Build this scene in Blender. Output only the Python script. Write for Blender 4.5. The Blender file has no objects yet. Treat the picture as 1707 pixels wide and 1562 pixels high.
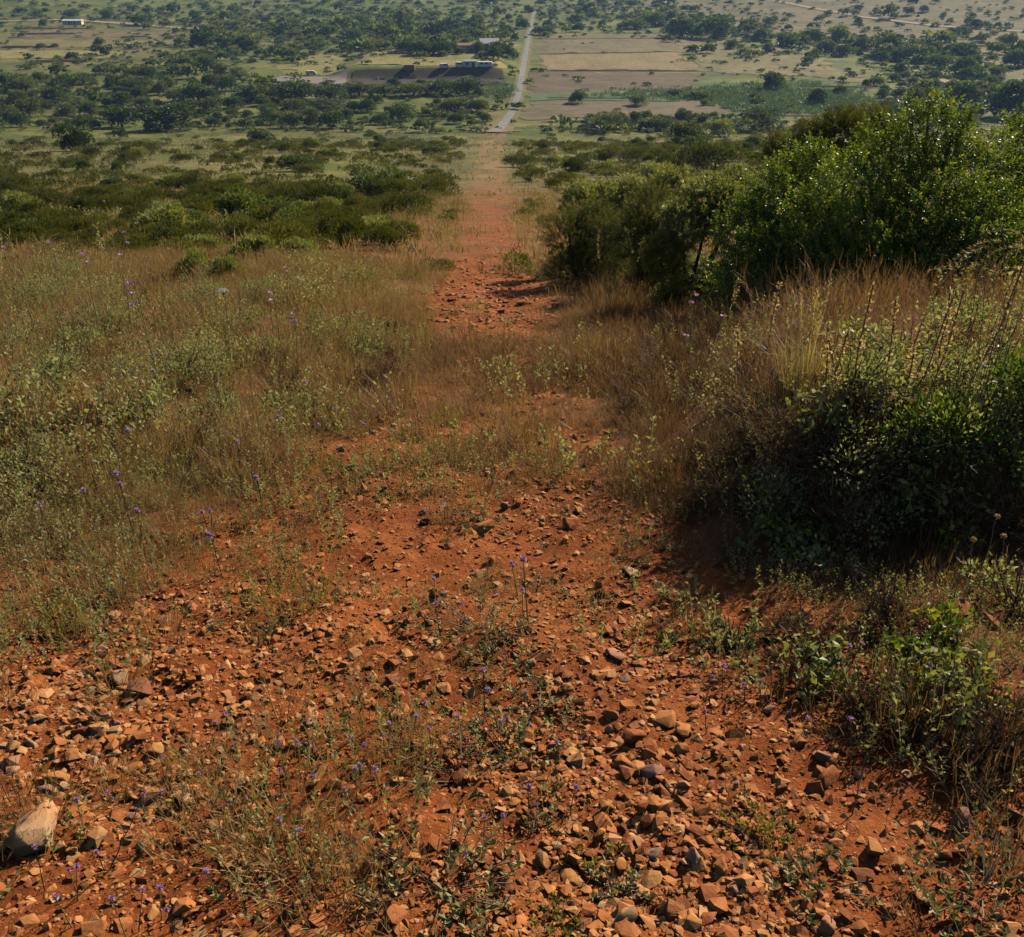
import bpy, bmesh, math
HAZE = 0.00011
import numpy as np
from mathutils import Vector, Matrix
R = math.radians
rng = np.random.default_rng(7)
scn = bpy.context.scene
col = scn.collection

# ------------------------------------------------------------------ camera model (photo pixels 1707 x 1562)
F_PX, CX, CY, PITCH, CAM_Z = 1640.0, 853.5, 781.0, R(28.2), 1.65
CP, SP = math.cos(PITCH), math.sin(PITCH)

def proj(x, y, z):
    f = y * CP - (z - CAM_Z) * SP
    u = y * SP + (z - CAM_Z) * CP
    f = np.maximum(f, 1e-3)
    return CX + F_PX * x / f, CY - F_PX * u / f

def ray(px, py):
    a, b = (px - CX) / F_PX, (CY - py) / F_PX
    d = np.array([a, CP + b * SP, -SP + b * CP])
    return d / d[1]

def vn(x, y, s=0.0):
    x = np.asarray(x, float); y = np.asarray(y, float)
    ix = np.floor(x); iy = np.floor(y); fx = x - ix; fy = y - iy
    fx = fx * fx * (3 - 2 * fx); fy = fy * fy * (3 - 2 * fy)
    def h(a, b):
        t = np.sin(a * 127.1 + b * 311.7 + s * 74.7) * 43758.5453
        return t - np.floor(t)
    return (h(ix, iy) * (1 - fx) + h(ix + 1, iy) * fx) * (1 - fy) + (h(ix, iy + 1) * (1 - fx) + h(ix + 1, iy + 1) * fx) * fy

def sm(x, a, b):
    t = np.clip((x - a) / (b - a), 0, 1)
    return t * t * (3 - 2 * t)

# ------------------------------------------------------------------ terrain height
PY = np.array([-80, -5, 0, 8, 20, 45, 80, 150, 280, 330, 400, 560, 720, 1000, 1400, 2000, 3000.0])
PZ = np.array([15, 1.0, 0, -1.63, -4.07, -9.16, -15.3, -25.6, -44.6, -46.9, -46.9, -46.9, -46.5, -39, -20, 15, 60.0])
_m = np.gradient(PZ, PY)
for _i in range(1, len(PY) - 1):
    s0 = (PZ[_i] - PZ[_i - 1]) / (PY[_i] - PY[_i - 1]); s1 = (PZ[_i + 1] - PZ[_i]) / (PY[_i + 1] - PY[_i])
    _m[_i] = 0 if s0 * s1 <= 0 else 2 * s0 * s1 / (s0 + s1)

def profile(y):
    y = np.clip(y, PY[0], PY[-1])
    i = np.clip(np.searchsorted(PY, y) - 1, 0, len(PY) - 2)
    hh = PY[i + 1] - PY[i]; t = (y - PY[i]) / hh
    t2, t3 = t * t, t * t * t
    return (2 * t3 - 3 * t2 + 1) * PZ[i] + (t3 - 2 * t2 + t) * hh * _m[i] + (-2 * t3 + 3 * t2) * PZ[i + 1] + (t3 - t2) * hh * _m[i + 1]

def ground(x, y):
    x = np.asarray(x, float); y = np.asarray(y, float)
    z = profile(y)
    d = np.sqrt(x * x + y * y)
    near = 1 - sm(d, 14, 30)
    # banks either side of the track
    e = 0.25 * (vn(x * 1.3, y * 1.3, 3) - 0.5)
    z = z + 0.66 * sm(x + e, 0.95, 1.6 + 0.3 * np.maximum(y - 4.2, 0)) * sm(y + e, 3.45, 4.15) * (1 - sm(y, 6, 13)) * near
    z = z + 0.10 * sm(x + e, 0.9, 1.6) * (1 - sm(y, 2.5, 4)) * near
    z = z + 0.20 * sm(-x + e, 1.4, 3.2) * sm(y, 3.2, 5.5) * near
    # lumps
    z = z + near * (0.07 * (vn(x * 1.7, y * 1.7, 1) - 0.5) + 0.040 * (vn(x * 4.6, y * 4.6, 2) - 0.5))
    nn = 1 - sm(d, 5, 9)
    z = z + nn * (0.034 * (vn(x * 13, y * 13, 4) - 0.5) + 0.015 * (vn(x * 31, y * 31, 5) - 0.5))
    mid = sm(d, 14, 40) * (1 - sm(y, 260, 320))
    z = z + mid * 0.35 * (vn(x / 24 + 9, y / 45, 6) - 0.5)
    # raised terrace with a bank facing the camera, left of the road
    z = z + 3.7 * sm(y, 415, 426) * (1 - sm(y, 520, 640)) * sm(x, -76, -62) * (1 - sm(x, -9, 6))
    # hills at the back
    z = z + 0.13 * np.maximum(0, x - 150) * sm(y, 560, 900) + 0.03 * np.maximum(0, -x - 140) * sm(y, 560, 900)
    far = sm(y, 640, 900)
    z = z + far * (6 * (vn(x / 140, y / 160, 7) - 0.5) + 2 * (vn(x / 45, y / 60, 8) - 0.5))
    return z

_ys = np.concatenate([np.linspace(0.7, 40, 2200), np.geomspace(40, 2200, 2600)[1:]])
def at(px, py, h=0.0):
    """the point where the sight line through a pixel of the photograph meets the ground (or h above it)"""
    d = ray(px, py)
    x = d[0] * _ys; z = CAM_Z + d[2] * _ys
    g = z - ground(x, _ys) - h
    k = np.argmax(g <= 0)
    if g[k] > 0: k = len(_ys) - 1
    if k == 0: t = _ys[0]
    else:
        a, b = g[k - 1], g[k]; t = _ys[k - 1] + (_ys[k] - _ys[k - 1]) * a / (a - b + 1e-12)
    return np.array([d[0] * t, t, CAM_Z + d[2] * t])

def at_y(px, py, Y):
    d = ray(px, py); return np.array([d[0] * Y, Y, CAM_Z + d[2] * Y])

def px_size(p):          # metres per photo pixel at a point
    return (p[1] * CP - (p[2] - CAM_Z) * SP) / F_PX

# ------------------------------------------------------------------ mesh helpers
def make_mesh(name, V, F, tint=None, mats=(), midx=None, smooth=False):
    V = np.asarray(V, np.float32).reshape(-1, 3); F = np.asarray(F, np.int32).reshape(-1, 3)
    me = bpy.data.meshes.new(name)
    me.vertices.add(len(V)); me.vertices.foreach_set('co', V.ravel())
    me.loops.add(F.size); me.loops.foreach_set('vertex_index', F.ravel())
    me.polygons.add(len(F)); me.polygons.foreach_set('loop_start', np.arange(0, F.size, 3, dtype=np.int32))
    if midx is not None: me.polygons.foreach_set('material_index', np.asarray(midx, np.int32))
    if not smooth: me.polygons.foreach_set('use_smooth', np.zeros(len(F), bool))
    else: me.polygons.foreach_set('use_smooth', np.ones(len(F), bool))
    me.update(calc_edges=True)
    if tint is not None:
        a = me.attributes.new('tint', 'FLOAT', 'POINT'); a.data.foreach_set('value', np.asarray(tint, np.float32))
    for m in mats: me.materials.append(m)
    return me

def obj(name, me, parent=None, loc=None):
    o = bpy.data.objects.new(name, me); col.objects.link(o)
    if parent: o.parent = parent
    if loc is not None: o.location = loc
    return o

def tag(o, label=None, cat=None, group=None, kind=None):
    if label: o['label'] = label
    if cat: o['category'] = cat
    if group: o['group'] = group
    if kind: o['kind'] = kind
    return o

def empty(name, loc=(0, 0, 0)):
    o = bpy.data.objects.new(name, None); col.objects.link(o); o.location = loc; o.empty_display_size = 0.1
    return o

def dup(o, parent=None):
    c = o.copy(); col.objects.link(c)
    if parent: c.parent = parent
    for ch in [k for k in o.children]: dup(ch, c)
    return c

class G:
    """collects triangles: verts, faces, tint, material index"""
    def __init__(s): s.V, s.F, s.T, s.M, s.n = [], [], [], [], 0
    def add(s, V, F, T, m=0):
        V = np.asarray(V, float).reshape(-1, 3); F = np.asarray(F, int).reshape(-1, 3)
        T = np.broadcast_to(np.asarray(T, float), (len(V),))
        s.V.append(V); s.F.append(F + s.n); s.T.append(T); s.M.append(np.full(len(F), m)); s.n += len(V); return s
    def out(s): return np.concatenate(s.V), np.concatenate(s.F), np.concatenate(s.T), np.concatenate(s.M)
    def mesh(s, name, mats, smooth=False):
        V, F, T, M = s.out(); return make_mesh(name, V, F, T, mats, M, smooth)

def blades(P, az, lean, L, W, bend, tint, g, m=0):
    n = len(P)
    dx, dy = np.cos(az), np.sin(az)
    def dirv(a): return np.stack([dx * np.sin(a), dy * np.sin(a), np.cos(a)], 1)
    p1 = P + dirv(lean) * (L * 0.55)[:, None]
    p2 = p1 + dirv(lean + bend) * (L * 0.45)[:, None]
    wa = az + np.pi / 2 + rng.normal(0, 0.9, n)
    w = np.stack([np.cos(wa), np.sin(wa), np.zeros(n)], 1) * (W * 0.5)[:, None]
    V = np.stack([P - w, P + w, p1 - w * 0.75, p1 + w * 0.75, p2], 1).reshape(-1, 3)
    b = (np.arange(n) * 5)[:, None, None]
    F = (np.array([[0, 1, 2], [1, 3, 2], [2, 3, 4]])[None] + b).reshape(-1, 3)
    g.add(V, F, np.repeat(tint, 5), m)

def unit(v): return v / (np.linalg.norm(v, axis=-1, keepdims=True) + 1e-9)

def leaves(P, D, L, W, tint, g, m=0, fold=0.25, N=None):
    """one folded lozenge per leaf from base point P along direction D"""
    n = len(P); D = unit(D)
    if N is None: N = rng.normal(size=(n, 3))
    S = unit(np.cross(D, N)); U = np.cross(S, D)
    L = np.broadcast_to(L, (n,)); W = np.broadcast_to(W, (n,))
    mid = P + D * (L * 0.5)[:, None]
    up = U * (W * fold)[:, None]
    V = np.stack([P, mid + S * (W * 0.5)[:, None] + up, P + D * L[:, None], mid - S * (W * 0.5)[:, None] + up], 1).reshape(-1, 3)
    F = (np.array([[0, 1, 2], [0, 2, 3]])[None] + (np.arange(n) * 4)[:, None, None]).reshape(-1, 3)
    g.add(V, F, np.repeat(np.broadcast_to(tint, (n,)), 4), m)

def tube(pts, rad, g, tint=0.5, m=0, k=5):
    pts = np.asarray(pts, float); n = len(pts); rad = np.broadcast_to(rad, (n,))
    t = unit(np.gradient(pts, axis=0))
    ref = np.array([0.3, 0.9, 0.2]); a = unit(np.cross(t, ref)); b = np.cross(t, a)
    th = np.arange(k) * 2 * np.pi / k
    V = pts[:, None] + rad[:, None, None] * (np.cos(th)[None, :, None] * a[:, None] + np.sin(th)[None, :, None] * b[:, None])
    F = []
    for i in range(n - 1):
        for j in range(k):
            q = (j + 1) % k
            F += [[i * k + j, i * k + q, (i + 1) * k + q], [i * k + j, (i + 1) * k + q, (i + 1) * k + j]]
    for j in range(1, k - 1): F.append([(n - 1) * k, (n - 1) * k + j, (n - 1) * k + j + 1]); F.append([0, j + 1, j])
    g.add(V.reshape(-1, 3), F, tint, m)

def wiggle(a, b, n=6, amp=0.1, sag=0.0):
    a = np.asarray(a, float); b = np.asarray(b, float); t = np.linspace(0, 1, n)[:, None]
    L = np.linalg.norm(b - a); o = rng.normal(0, amp * L / 3, (n, 3)); o[0] = 0
    o = np.cumsum(o, 0) * 0.5
    p = a + (b - a) * t + o * t; p[:, 2] -= sag * L * (4 * t[:, 0] * (1 - t[:, 0])) * -1
    return p

def bake(protos, idx, pos, rot, scl, tsh, g, tilt=None):
    """place copies of prototypes into one mesh"""
    for k, (V, F, T, M) in enumerate(protos):
        s = np.where(idx == k)[0]
        if not len(s): continue
        c, sn = np.cos(rot[s]), np.sin(rot[s])
        X = V[None, :, 0] * c[:, None] - V[None, :, 1] * sn[:, None]
        Y = V[None, :, 0] * sn[:, None] + V[None, :, 1] * c[:, None]
        sc = scl[s]
        sxy = sc if sc.ndim == 1 else sc[:, 0]; sz = sc if sc.ndim == 1 else sc[:, 1]
        W = np.stack([X * sxy[:, None], Y * sxy[:, None], np.broadcast_to(V[None, :, 2], X.shape) * sz[:, None]], 2)
        if tilt is not None:
            W[:, :, 2] += W[:, :, 0] * tilt[s, 0][:, None] + W[:, :, 1] * tilt[s, 1][:, None]
        W += pos[s][:, None, :]
        nv = len(V)
        FF = (F[None] + (np.arange(len(s)) * nv)[:, None, None]).reshape(-1, 3)
        TT = (T[None] + tsh[s][:, None]).reshape(-1)
        g.V.append(W.reshape(-1, 3)); g.F.append(FF + g.n); g.T.append(TT); g.M.append(np.tile(M, len(s))); g.n += nv * len(s)

# ------------------------------------------------------------------ materials
def newmat(name):
    m = bpy.data.materials.new(name); m.use_nodes = True; nt = m.node_tree; nt.nodes.clear()
    out = nt.nodes.new('ShaderNodeOutputMaterial'); return m, nt, out
def ND(nt, t, **kw):
    n = nt.nodes.new(t)
    for k, v in kw.items():
        if hasattr(n, k) and k not in n.inputs: setattr(n, k, v)
        else: n.inputs[k].default_value = v
    return n
def ramp(nt, stops, fac):
    r = nt.nodes.new('ShaderNodeValToRGB'); e = r.color_ramp.elements
    while len(e) < len(stops): e.new(0.5)
    for el, (p, c) in zip(e, stops): el.position = p; el.color = (*c, 1)
    nt.links.new(fac, r.inputs[0]); return r
def math_(nt, op, a, b=None, clamp=False):
    n = nt.nodes.new('ShaderNodeMath'); n.operation = op; n.use_clamp = clamp
    for i, v in enumerate((a, b)):
        if v is None: continue
        if isinstance(v, (int, float)): n.inputs[i].default_value = v
        else: nt.links.new(v, n.inputs[i])
    return n.outputs[0]
def mixc(nt, fac, a, b, mode='MIX'):
    n = nt.nodes.new('ShaderNodeMix'); n.data_type = 'RGBA'; n.blend_type = mode
    for s, v in ((0, fac), (6, a), (7, b)):
        if isinstance(v, (int, float)): n.inputs[s].default_value = v
        elif isinstance(v, tuple): n.inputs[s].default_value = (*v, 1)
        else: nt.links.new(v, n.inputs[s])
    return n.outputs[2]

def leafmat(name, stops, rough=0.6, transl=0.3, spec=0.3, objvar=0.0, tcol=(1.3, 1.25, 0.6)):
    m, nt, out = newmat(name); L = nt.links
    at_ = ND(nt, 'ShaderNodeAttribute', attribute_name='tint')
    f = at_.outputs['Fac']
    if objvar:
        oi = nt.nodes.new('ShaderNodeObjectInfo')
        f = math_(nt, 'ADD', f, math_(nt, 'MULTIPLY', math_(nt, 'SUBTRACT', oi.outputs['Random'], 0.5), objvar))
    r = ramp(nt, stops, f)
    p = ND(nt, 'ShaderNodeBsdfPrincipled', Roughness=rough); p.inputs['Specular IOR Level'].default_value = spec
    L.new(r.outputs[0], p.inputs['Base Color'])
    if transl:
        t = nt.nodes.new('ShaderNodeBsdfTranslucent')
        c = mixc(nt, 1.0, r.outputs[0], tcol, 'MULTIPLY'); L.new(c, t.inputs[0])
        mx = nt.nodes.new('ShaderNodeMixShader'); mx.inputs[0].default_value = transl
        L.new(p.outputs[0], mx.inputs[1]); L.new(t.outputs[0], mx.inputs[2]); L.new(mx.outputs[0], out.inputs[0])
    else: L.new(p.outputs[0], out.inputs[0])
    return m

def plainmat(name, c, rough=0.7, noise=0.25, scale=8.0, bump=0.0, metal=0.0, spec=0.4):
    m, nt, out = newmat(name); L = nt.links
    tc = nt.nodes.new('ShaderNodeTexCoord')
    n = ND(nt, 'ShaderNodeTexNoise', Scale=scale, Detail=5.0); L.new(tc.outputs['Object'], n.inputs['Vector'])
    r = ramp(nt, [(0.3, tuple(v * (1 - noise) for v in c)), (0.7, tuple(min(1, v * (1 + noise)) for v in c))], n.outputs['Fac'])
    p = ND(nt, 'ShaderNodeBsdfPrincipled', Roughness=rough, Metallic=metal); p.inputs['Specular IOR Level'].default_value = spec
    L.new(r.outputs[0], p.inputs['Base Color'])
    if bump:
        b = ND(nt, 'ShaderNodeBump', Strength=bump); L.new(n.outputs['Fac'], b.inputs['Height']); L.new(b.outputs[0], p.inputs['Normal'])
    L.new(p.outputs[0], out.inputs[0]); return m

# vegetation ramp: 0 deep green .. 1 grey brown
VEG = [(0.0, (0.034, 0.050, 0.010)), (0.22, (0.085, 0.090, 0.020)), (0.42, (0.180, 0.150, 0.045)), (0.62, (0.320, 0.225, 0.085)), (0.82, (0.230, 0.135, 0.064)), (1.0, (0.110, 0.060, 0.034))]
M_GRASS = leafmat('grass_blades', VEG, 0.6, 0.35, 0.25, tcol=(1.2, 1.1, 0.6))
HERB = [(0.0, (0.040, 0.054, 0.016)), (0.3, (0.105, 0.118, 0.040)), (0.55, (0.24, 0.235, 0.115)), (0.8, (0.37, 0.34, 0.19)), (1.0, (0.210, 0.120, 0.055))]
M_HERB = leafmat('herb_leaves', HERB, 0.7, 0.42, 0.1, tcol=(1.2, 1.3, 0.65))
M_SAGE = leafmat('sage_leaves', [(0, (0.14, 0.135, 0.05)), (0.5, (0.27, 0.245, 0.11)), (1, (0.38, 0.33, 0.16))], 0.8, 0.15, 0.08)
M_YELLOW = leafmat('yellowgreen_leaves', [(0, (0.06, 0.075, 0.012)), (0.5, (0.15, 0.15, 0.025)), (1, (0.26, 0.22, 0.04))], 0.55, 0.35, 0.3)
M_HEATH = leafmat('heath_sprigs', [(0, (0.018, 0.028, 0.006)), (0.35, (0.055, 0.066, 0.012)), (0.65, (0.11, 0.105, 0.020)), (1, (0.18, 0.15, 0.040))], 0.6, 0.36, 0.2, objvar=0.3, tcol=(1.05, 1.15, 0.5))
M_SHRUB = leafmat('glossy_leaves', [(0, (0.014, 0.030, 0.005)), (0.4, (0.048, 0.088, 0.010)), (0.75, (0.13, 0.175, 0.018)), (1, (0.28, 0.265, 0.032))], 0.42, 0.36, 0.4, objvar=0.1, tcol=(1.5, 1.5, 0.5))
M_PALE = leafmat('pale_shrub_leaves', [(0, (0.06, 0.085, 0.022)), (0.5, (0.17, 0.20, 0.055)), (1, (0.30, 0.30, 0.10))], 0.5, 0.36, 0.4, objvar=0.15)
M_TREE = leafmat('tree_leaves', [(0, (0.016, 0.038, 0.009)), (0.35, (0.044, 0.078, 0.016)), (0.7, (0.105, 0.145, 0.030)), (1, (0.20, 0.22, 0.055))], 0.6, 0.32, 0.3, objvar=0.4)
M_REED = leafmat('reed_leaves', [(0, (0.045, 0.10, 0.045)), (0.5, (0.085, 0.155, 0.070)), (1, (0.16, 0.21, 0.085))], 0.5, 0.25, 0.3)
M_STRAW = leafmat('straw', [(0, (0.16, 0.11, 0.035)), (0.5, (0.33, 0.25, 0.10)), (1, (0.45, 0.37, 0.20))], 0.5, 0.3, 0.3)
M_SEED = leafmat('seed_heads', [(0, (0.20, 0.12, 0.065)), (0.5, (0.36, 0.25, 0.14)), (1, (0.52, 0.40, 0.25))], 0.7, 0.4, 0.2)
M_PURPLE = leafmat('purple_petals', [(0, (0.34, 0.16, 0.36)), (0.6, (0.56, 0.32, 0.56)), (1, (0.72, 0.50, 0.70))], 0.5, 0.3, 0.2, objvar=0.3, tcol=(1.1, 1, 1.1))
M_PINK = leafmat('pink_petals', [(0, (0.42, 0.20, 0.42)), (1, (0.68, 0.42, 0.66))], 0.5, 0.3, 0.2, tcol=(1.1, 1, 1.1))
M_WHITE = leafmat('white_petals', [(0, (0.55, 0.5, 0.4)), (1, (0.75, 0.7, 0.6))], 0.6, 0.2, 0.2, tcol=(1, 1, 1))
M_BROWN = leafmat('dry_twigs', [(0, (0.05, 0.026, 0.014)), (0.5, (0.135, 0.075, 0.038)), (1, (0.27, 0.175, 0.095))], 0.8, 0.12, 0.1)
M_BARK = leafmat('bark', [(0, (0.06, 0.045, 0.032)), (0.5, (0.12, 0.09, 0.065)), (1, (0.24, 0.20, 0.16))], 0.85, 0, 0.2)
M_STEM = leafmat('green_stem', [(0, (0.06, 0.07, 0.02)), (0.5, (0.13, 0.12, 0.045)), (1, (0.24, 0.17, 0.08))], 0.6, 0, 0.25)

def stonemat(name, use_obj):
    m, nt, out = newmat(name); L = nt.links
    tc = nt.nodes.new('ShaderNodeTexCoord')
    if use_obj:
        oi = nt.nodes.new('ShaderNodeObjectInfo'); base = oi.outputs['Color']; vec = tc.outputs['Object']; sc = 3.0
        mp = nt.nodes.new('ShaderNodeVectorMath'); mp.operation = 'ADD'; L.new(vec, mp.inputs[0]); L.new(oi.outputs['Location'], mp.inputs[1]); vec = mp.outputs[0]
    else:
        a = ND(nt, 'ShaderNodeAttribute', attribute_name='tint'); vec = tc.outputs['Object']; sc = 30.0
        base = ramp(nt, [(0, (0.10, 0.030, 0.010)), (0.3, (0.23, 0.070, 0.020)), (0.6, (0.38, 0.150, 0.044)), (0.85, (0.48, 0.27, 0.11)), (1, (0.36, 0.22, 0.13))], a.outputs['Fac']).outputs[0]
    n1 = ND(nt, 'ShaderNodeTexNoise', Scale=sc, Detail=6.0, Roughness=0.65); L.new(vec, n1.inputs['Vector'])
    n2 = ND(nt, 'ShaderNodeTexNoise', Scale=sc * 0.5, Detail=3.0); L.new(vec, n2.inputs['Vector'])
    r = ramp(nt, [(0.3, (0.62, 0.58, 0.55)), (0.72, (1.2, 1.18, 1.15))], n1.outputs['Fac'])
    c = mixc(nt, 1.0, base, r.outputs[0], 'MULTIPLY')
    dust = ramp(nt, [(0.40, (0.08, 0.08, 0.08)), (0.66, (0.75, 0.75, 0.75))], n2.outputs['Fac'])
    c = mixc(nt, dust.outputs[0], c, (0.30, 0.098, 0.026))
    p = ND(nt, 'ShaderNodeBsdfPrincipled', Roughness=0.85); p.inputs['Specular IOR Level'].default_value = 0.2
    L.new(c, p.inputs['Base Color'])
    b = ND(nt, 'ShaderNodeBump', Strength=0.5, Distance=0.01); L.new(n1.outputs['Fac'], b.inputs['Height']); L.new(b.outputs[0], p.inputs['Normal'])
    L.new(p.outputs[0], out.inputs[0]); return m
M_STONE = stonemat('stone', True); M_GRAVEL = stonemat('gravel_stone', False)

def groundmat():
    m, nt, out = newmat('ground_earth'); L = nt.links
    geo = nt.nodes.new('ShaderNodeNewGeometry'); pos = geo.outputs['Position']
    a = ND(nt, 'ShaderNodeAttribute', attribute_name='zone')
    sx = nt.nodes.new('ShaderNodeSeparateColor'); L.new(a.outputs['Color'], sx.inputs[0])
    dirt, dry, farv = sx.outputs[0], sx.outputs[1], sx.outputs[2]
    n1 = ND(nt, 'ShaderNodeTexNoise', Scale=2.3, Detail=8.0, Roughness=0.65); L.new(pos, n1.inputs['Vector'])
    n2 = ND(nt, 'ShaderNodeTexNoise', Scale=45.0, Detail=6.0, Roughness=0.7); L.new(pos, n2.inputs['Vector'])
    n3 = ND(nt, 'ShaderNodeTexNoise', Scale=0.055, Detail=9.0, Roughness=0.68); L.new(pos, n3.inputs['Vector'])
    n4 = ND(nt, 'ShaderNodeTexNoise', Scale=0.7, Detail=6.0, Roughness=0.7); L.new(pos, n4.inputs['Vector'])
    red = ramp(nt, [(0.30, (0.115, 0.031, 0.0085)), (0.50, (0.20, 0.056, 0.0135)), (0.72, (0.30, 0.100, 0.028))], n1.outputs['Fac'])
    fine = ramp(nt, [(0.30, (0.66, 0.62, 0.60)), (0.66, (1.22, 1.22, 1.22))], n2.outputs['Fac'])
    red2 = mixc(nt, 1.0, red.outputs[0], fine.outputs[0], 'MULTIPLY')
    litter = ramp(nt, [(0.3, (0.075, 0.032, 0.014)), (0.55, (0.15, 0.062, 0.022)), (0.75, (0.21, 0.11, 0.045))], n4.outputs['Fac'])
    nearc = mixc(nt, dirt, litter.outputs[0], red2)
    green = ramp(nt, [(0.30, (0.030, 0.048, 0.010)), (0.46, (0.064, 0.086, 0.016)), (0.60, (0.125, 0.130, 0.030)), (0.75, (0.22, 0.185, 0.062))], n3.outputs['Fac'])
    dryc = ramp(nt, [(0.28, (0.050, 0.052, 0.020)), (0.5, (0.118, 0.098, 0.045)), (0.72, (0.20, 0.155, 0.078))], n3.outputs['Fac'])
    fc = mixc(nt, dry, green.outputs[0], dryc.outputs[0])
    fn = ramp(nt, [(0.3, (0.72, 0.74, 0.70)), (0.7, (1.25, 1.22, 1.2))], n4.outputs['Fac'])
    fc = mixc(nt, 1.0, fc, fn.outputs[0], 'MULTIPLY')
    redf = mixc(nt, 1.0, (0.225, 0.118, 0.058), fn.outputs[0], 'MULTIPLY')
    fc = mixc(nt, dirt, fc, redf)
    c = mixc(nt, farv, nearc, fc)
    p = ND(nt, 'ShaderNodeBsdfPrincipled', Roughness=0.95); p.inputs['Specular IOR Level'].default_value = 0.1
    L.new(c, p.inputs['Base Color'])
    vo = ND(nt, 'ShaderNodeTexVoronoi', Scale=38.0); vd = mixc(nt, .06, pos, n2.outputs['Color']); L.new(vd, vo.inputs['Vector'])
    hsum0 = math_(nt, 'MULTIPLY', vo.outputs['Distance'], -0.10)
    hsum = math_(nt, 'ADD', math_(nt, 'MULTIPLY', n2.outputs['Fac'], 0.5), n1.outputs['Fac'])
    hsum = math_(nt, 'ADD', hsum, hsum0)
    b = ND(nt, 'ShaderNodeBump', Strength=0.8, Distance=0.035); L.new(hsum, b.inputs['Height']); L.new(b.outputs[0], p.inputs['Normal'])
    L.new(p.outputs[0], out.inputs[0]); return m
M_GROUND = groundmat()

def fieldmat(name, c0, c1, sc=0.12, stretch=(1, 1, 1)):
    m, nt, out = newmat(name); L = nt.links
    geo = nt.nodes.new('ShaderNodeNewGeometry')
    mp = nt.nodes.new('ShaderNodeMapping'); mp.inputs['Scale'].default_value = stretch; L.new(geo.outputs['Position'], mp.inputs[0])
    n = ND(nt, 'ShaderNodeTexNoise', Scale=sc, Detail=9.0, Roughness=0.7); L.new(mp.outputs[0], n.inputs['Vector'])
    r0 = ramp(nt, [(0.32, c0), (0.68, c1)], n.outputs['Fac'])
    n2 = ND(nt, 'ShaderNodeTexNoise', Scale=sc * 6, Detail=7.0, Roughness=0.75); L.new(mp.outputs[0], n2.inputs['Vector'])
    r2 = ramp(nt, [(0.35, (0.62, 0.68, 0.58)), (0.65, (1.2, 1.18, 1.15))], n2.outputs['Fac'])
    class r: outputs = [mixc(nt, 1.0, r0.outputs[0], r2.outputs[0], 'MULTIPLY')]
    p = ND(nt, 'ShaderNodeBsdfPrincipled', Roughness=0.95); p.inputs['Specular IOR Level'].default_value = 0.1
    L.new(r.outputs[0], p.inputs['Base Color']); L.new(p.outputs[0], out.inputs[0]); return m
# ------------------------------------------------------------------ zones, described on the slope as it is seen
DY = [-400, 180, 215, 250, 300, 350, 400, 440, 480, 520, 560, 600, 640, 700, 760, 820, 900, 1000, 1100, 1200, 1300, 1400, 1562, 3000]
DL = [830, 830, 808, 796, 790, 784, 772, 760, 725, 700, 730, 760, 650, 590, 480, 350, 200, 60, -40, -80, -80, -80, -80, -300]
DR = [835, 835, 846, 838, 846, 856, 862, 880, 925, 945, 920, 890, 960, 1010, 1050, 1100, 1160, 1330, 1620, 1800, 1850, 1900, 1950, 2300]
DS = [0, 0, .72, .62, .58, .58, .58, .85, .92, .92, .70, .58, .56, .70, .80, .85, .95, .95, .95, .95, .95, .95, .95, .95]
def dirtmask(px, py, x, y):
    w = 60 * (vn(x * 1.1, y * 1.1, 11) - 0.5) * sm(py, 440, 700) + 60 * (vn(x * 4, y * 4, 12) - 0.5) * sm(py, 440, 700) + 16 * (vn(x * 0.9, y * 0.35, 13) - 0.5)
    l = np.interp(py, DY, DL); r = np.interp(py, DY, DR); s = np.interp(py, DY, DS)
    e = np.interp(py, [200, 440, 800, 1562], [14, 44, 150, 260])
    s = s * (1 - .75 * (1 - sm(py, 430, 470)) * sm(.6 * vn(x * 1.4, y * .35, 14) + .4 * vn(x * 4, y * .9, 19), .36, .68))
    return s * sm(px + w, l - e * 0.5, l + e * 0.5) * (1 - sm(px + w, r - e * 0.5, r + e * 0.5))

def grid_axis(a, b, d0, k):
    v = [0.0]
    while v[-1] < b: v.append(v[-1] + max(d0, k * abs(v[-1])))
    w = [0.0]
    while w[-1] > a: w.append(w[-1] - max(d0, k * abs(w[-1])))
    return np.array(w[:0:-1] + v)
xs = grid_axis(-2600, 2600, 0.035, 0.022); ys = grid_axis(-70, 2700, 0.032, 0.0085)
X, Y = np.meshgrid(xs, ys); Z = ground(X, Y)
nx, ny = len(xs), len(ys)
idx = np.arange(nx * ny).reshape(ny, nx)
q = np.stack([idx[:-1, :-1], idx[:-1, 1:], idx[1:, 1:], idx[1:, :-1]], -1).reshape(-1, 4)
me = bpy.data.meshes.new('ground')
me.vertices.add(nx * ny); me.vertices.foreach_set('co', np.stack([X, Y, Z], -1).astype(np.float32).ravel())
me.loops.add(q.size); me.loops.foreach_set('vertex_index', q.astype(np.int32).ravel())
me.polygons.add(len(q)); me.polygons.foreach_set('loop_start', np.arange(0, q.size, 4, dtype=np.int32)); me.polygons.foreach_set('use_smooth', np.ones(len(q), bool))
me.update(calc_edges=True)
PX, PYY = proj(X, np.maximum(Y, 0.9), Z)
dm = dirtmask(PX, PYY, X, Y)
D_ = np.sqrt(X * X + Y * Y)
farv = sm(Y, 30, 110)
linx = np.interp(PX, [900, 1000, 1250, 1500, 1707, 2400], [-30, 20, 62, 95, 130, 230])
dry = 0.85 * (1 - sm(PYY, linx - 10, linx + 12)) * sm(PX, 980, 1060)
dry = np.maximum(dry, 0.75 * np.exp(-((PX - 130) / 190) ** 2 - ((PYY - 75) / 45) ** 2))
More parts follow.
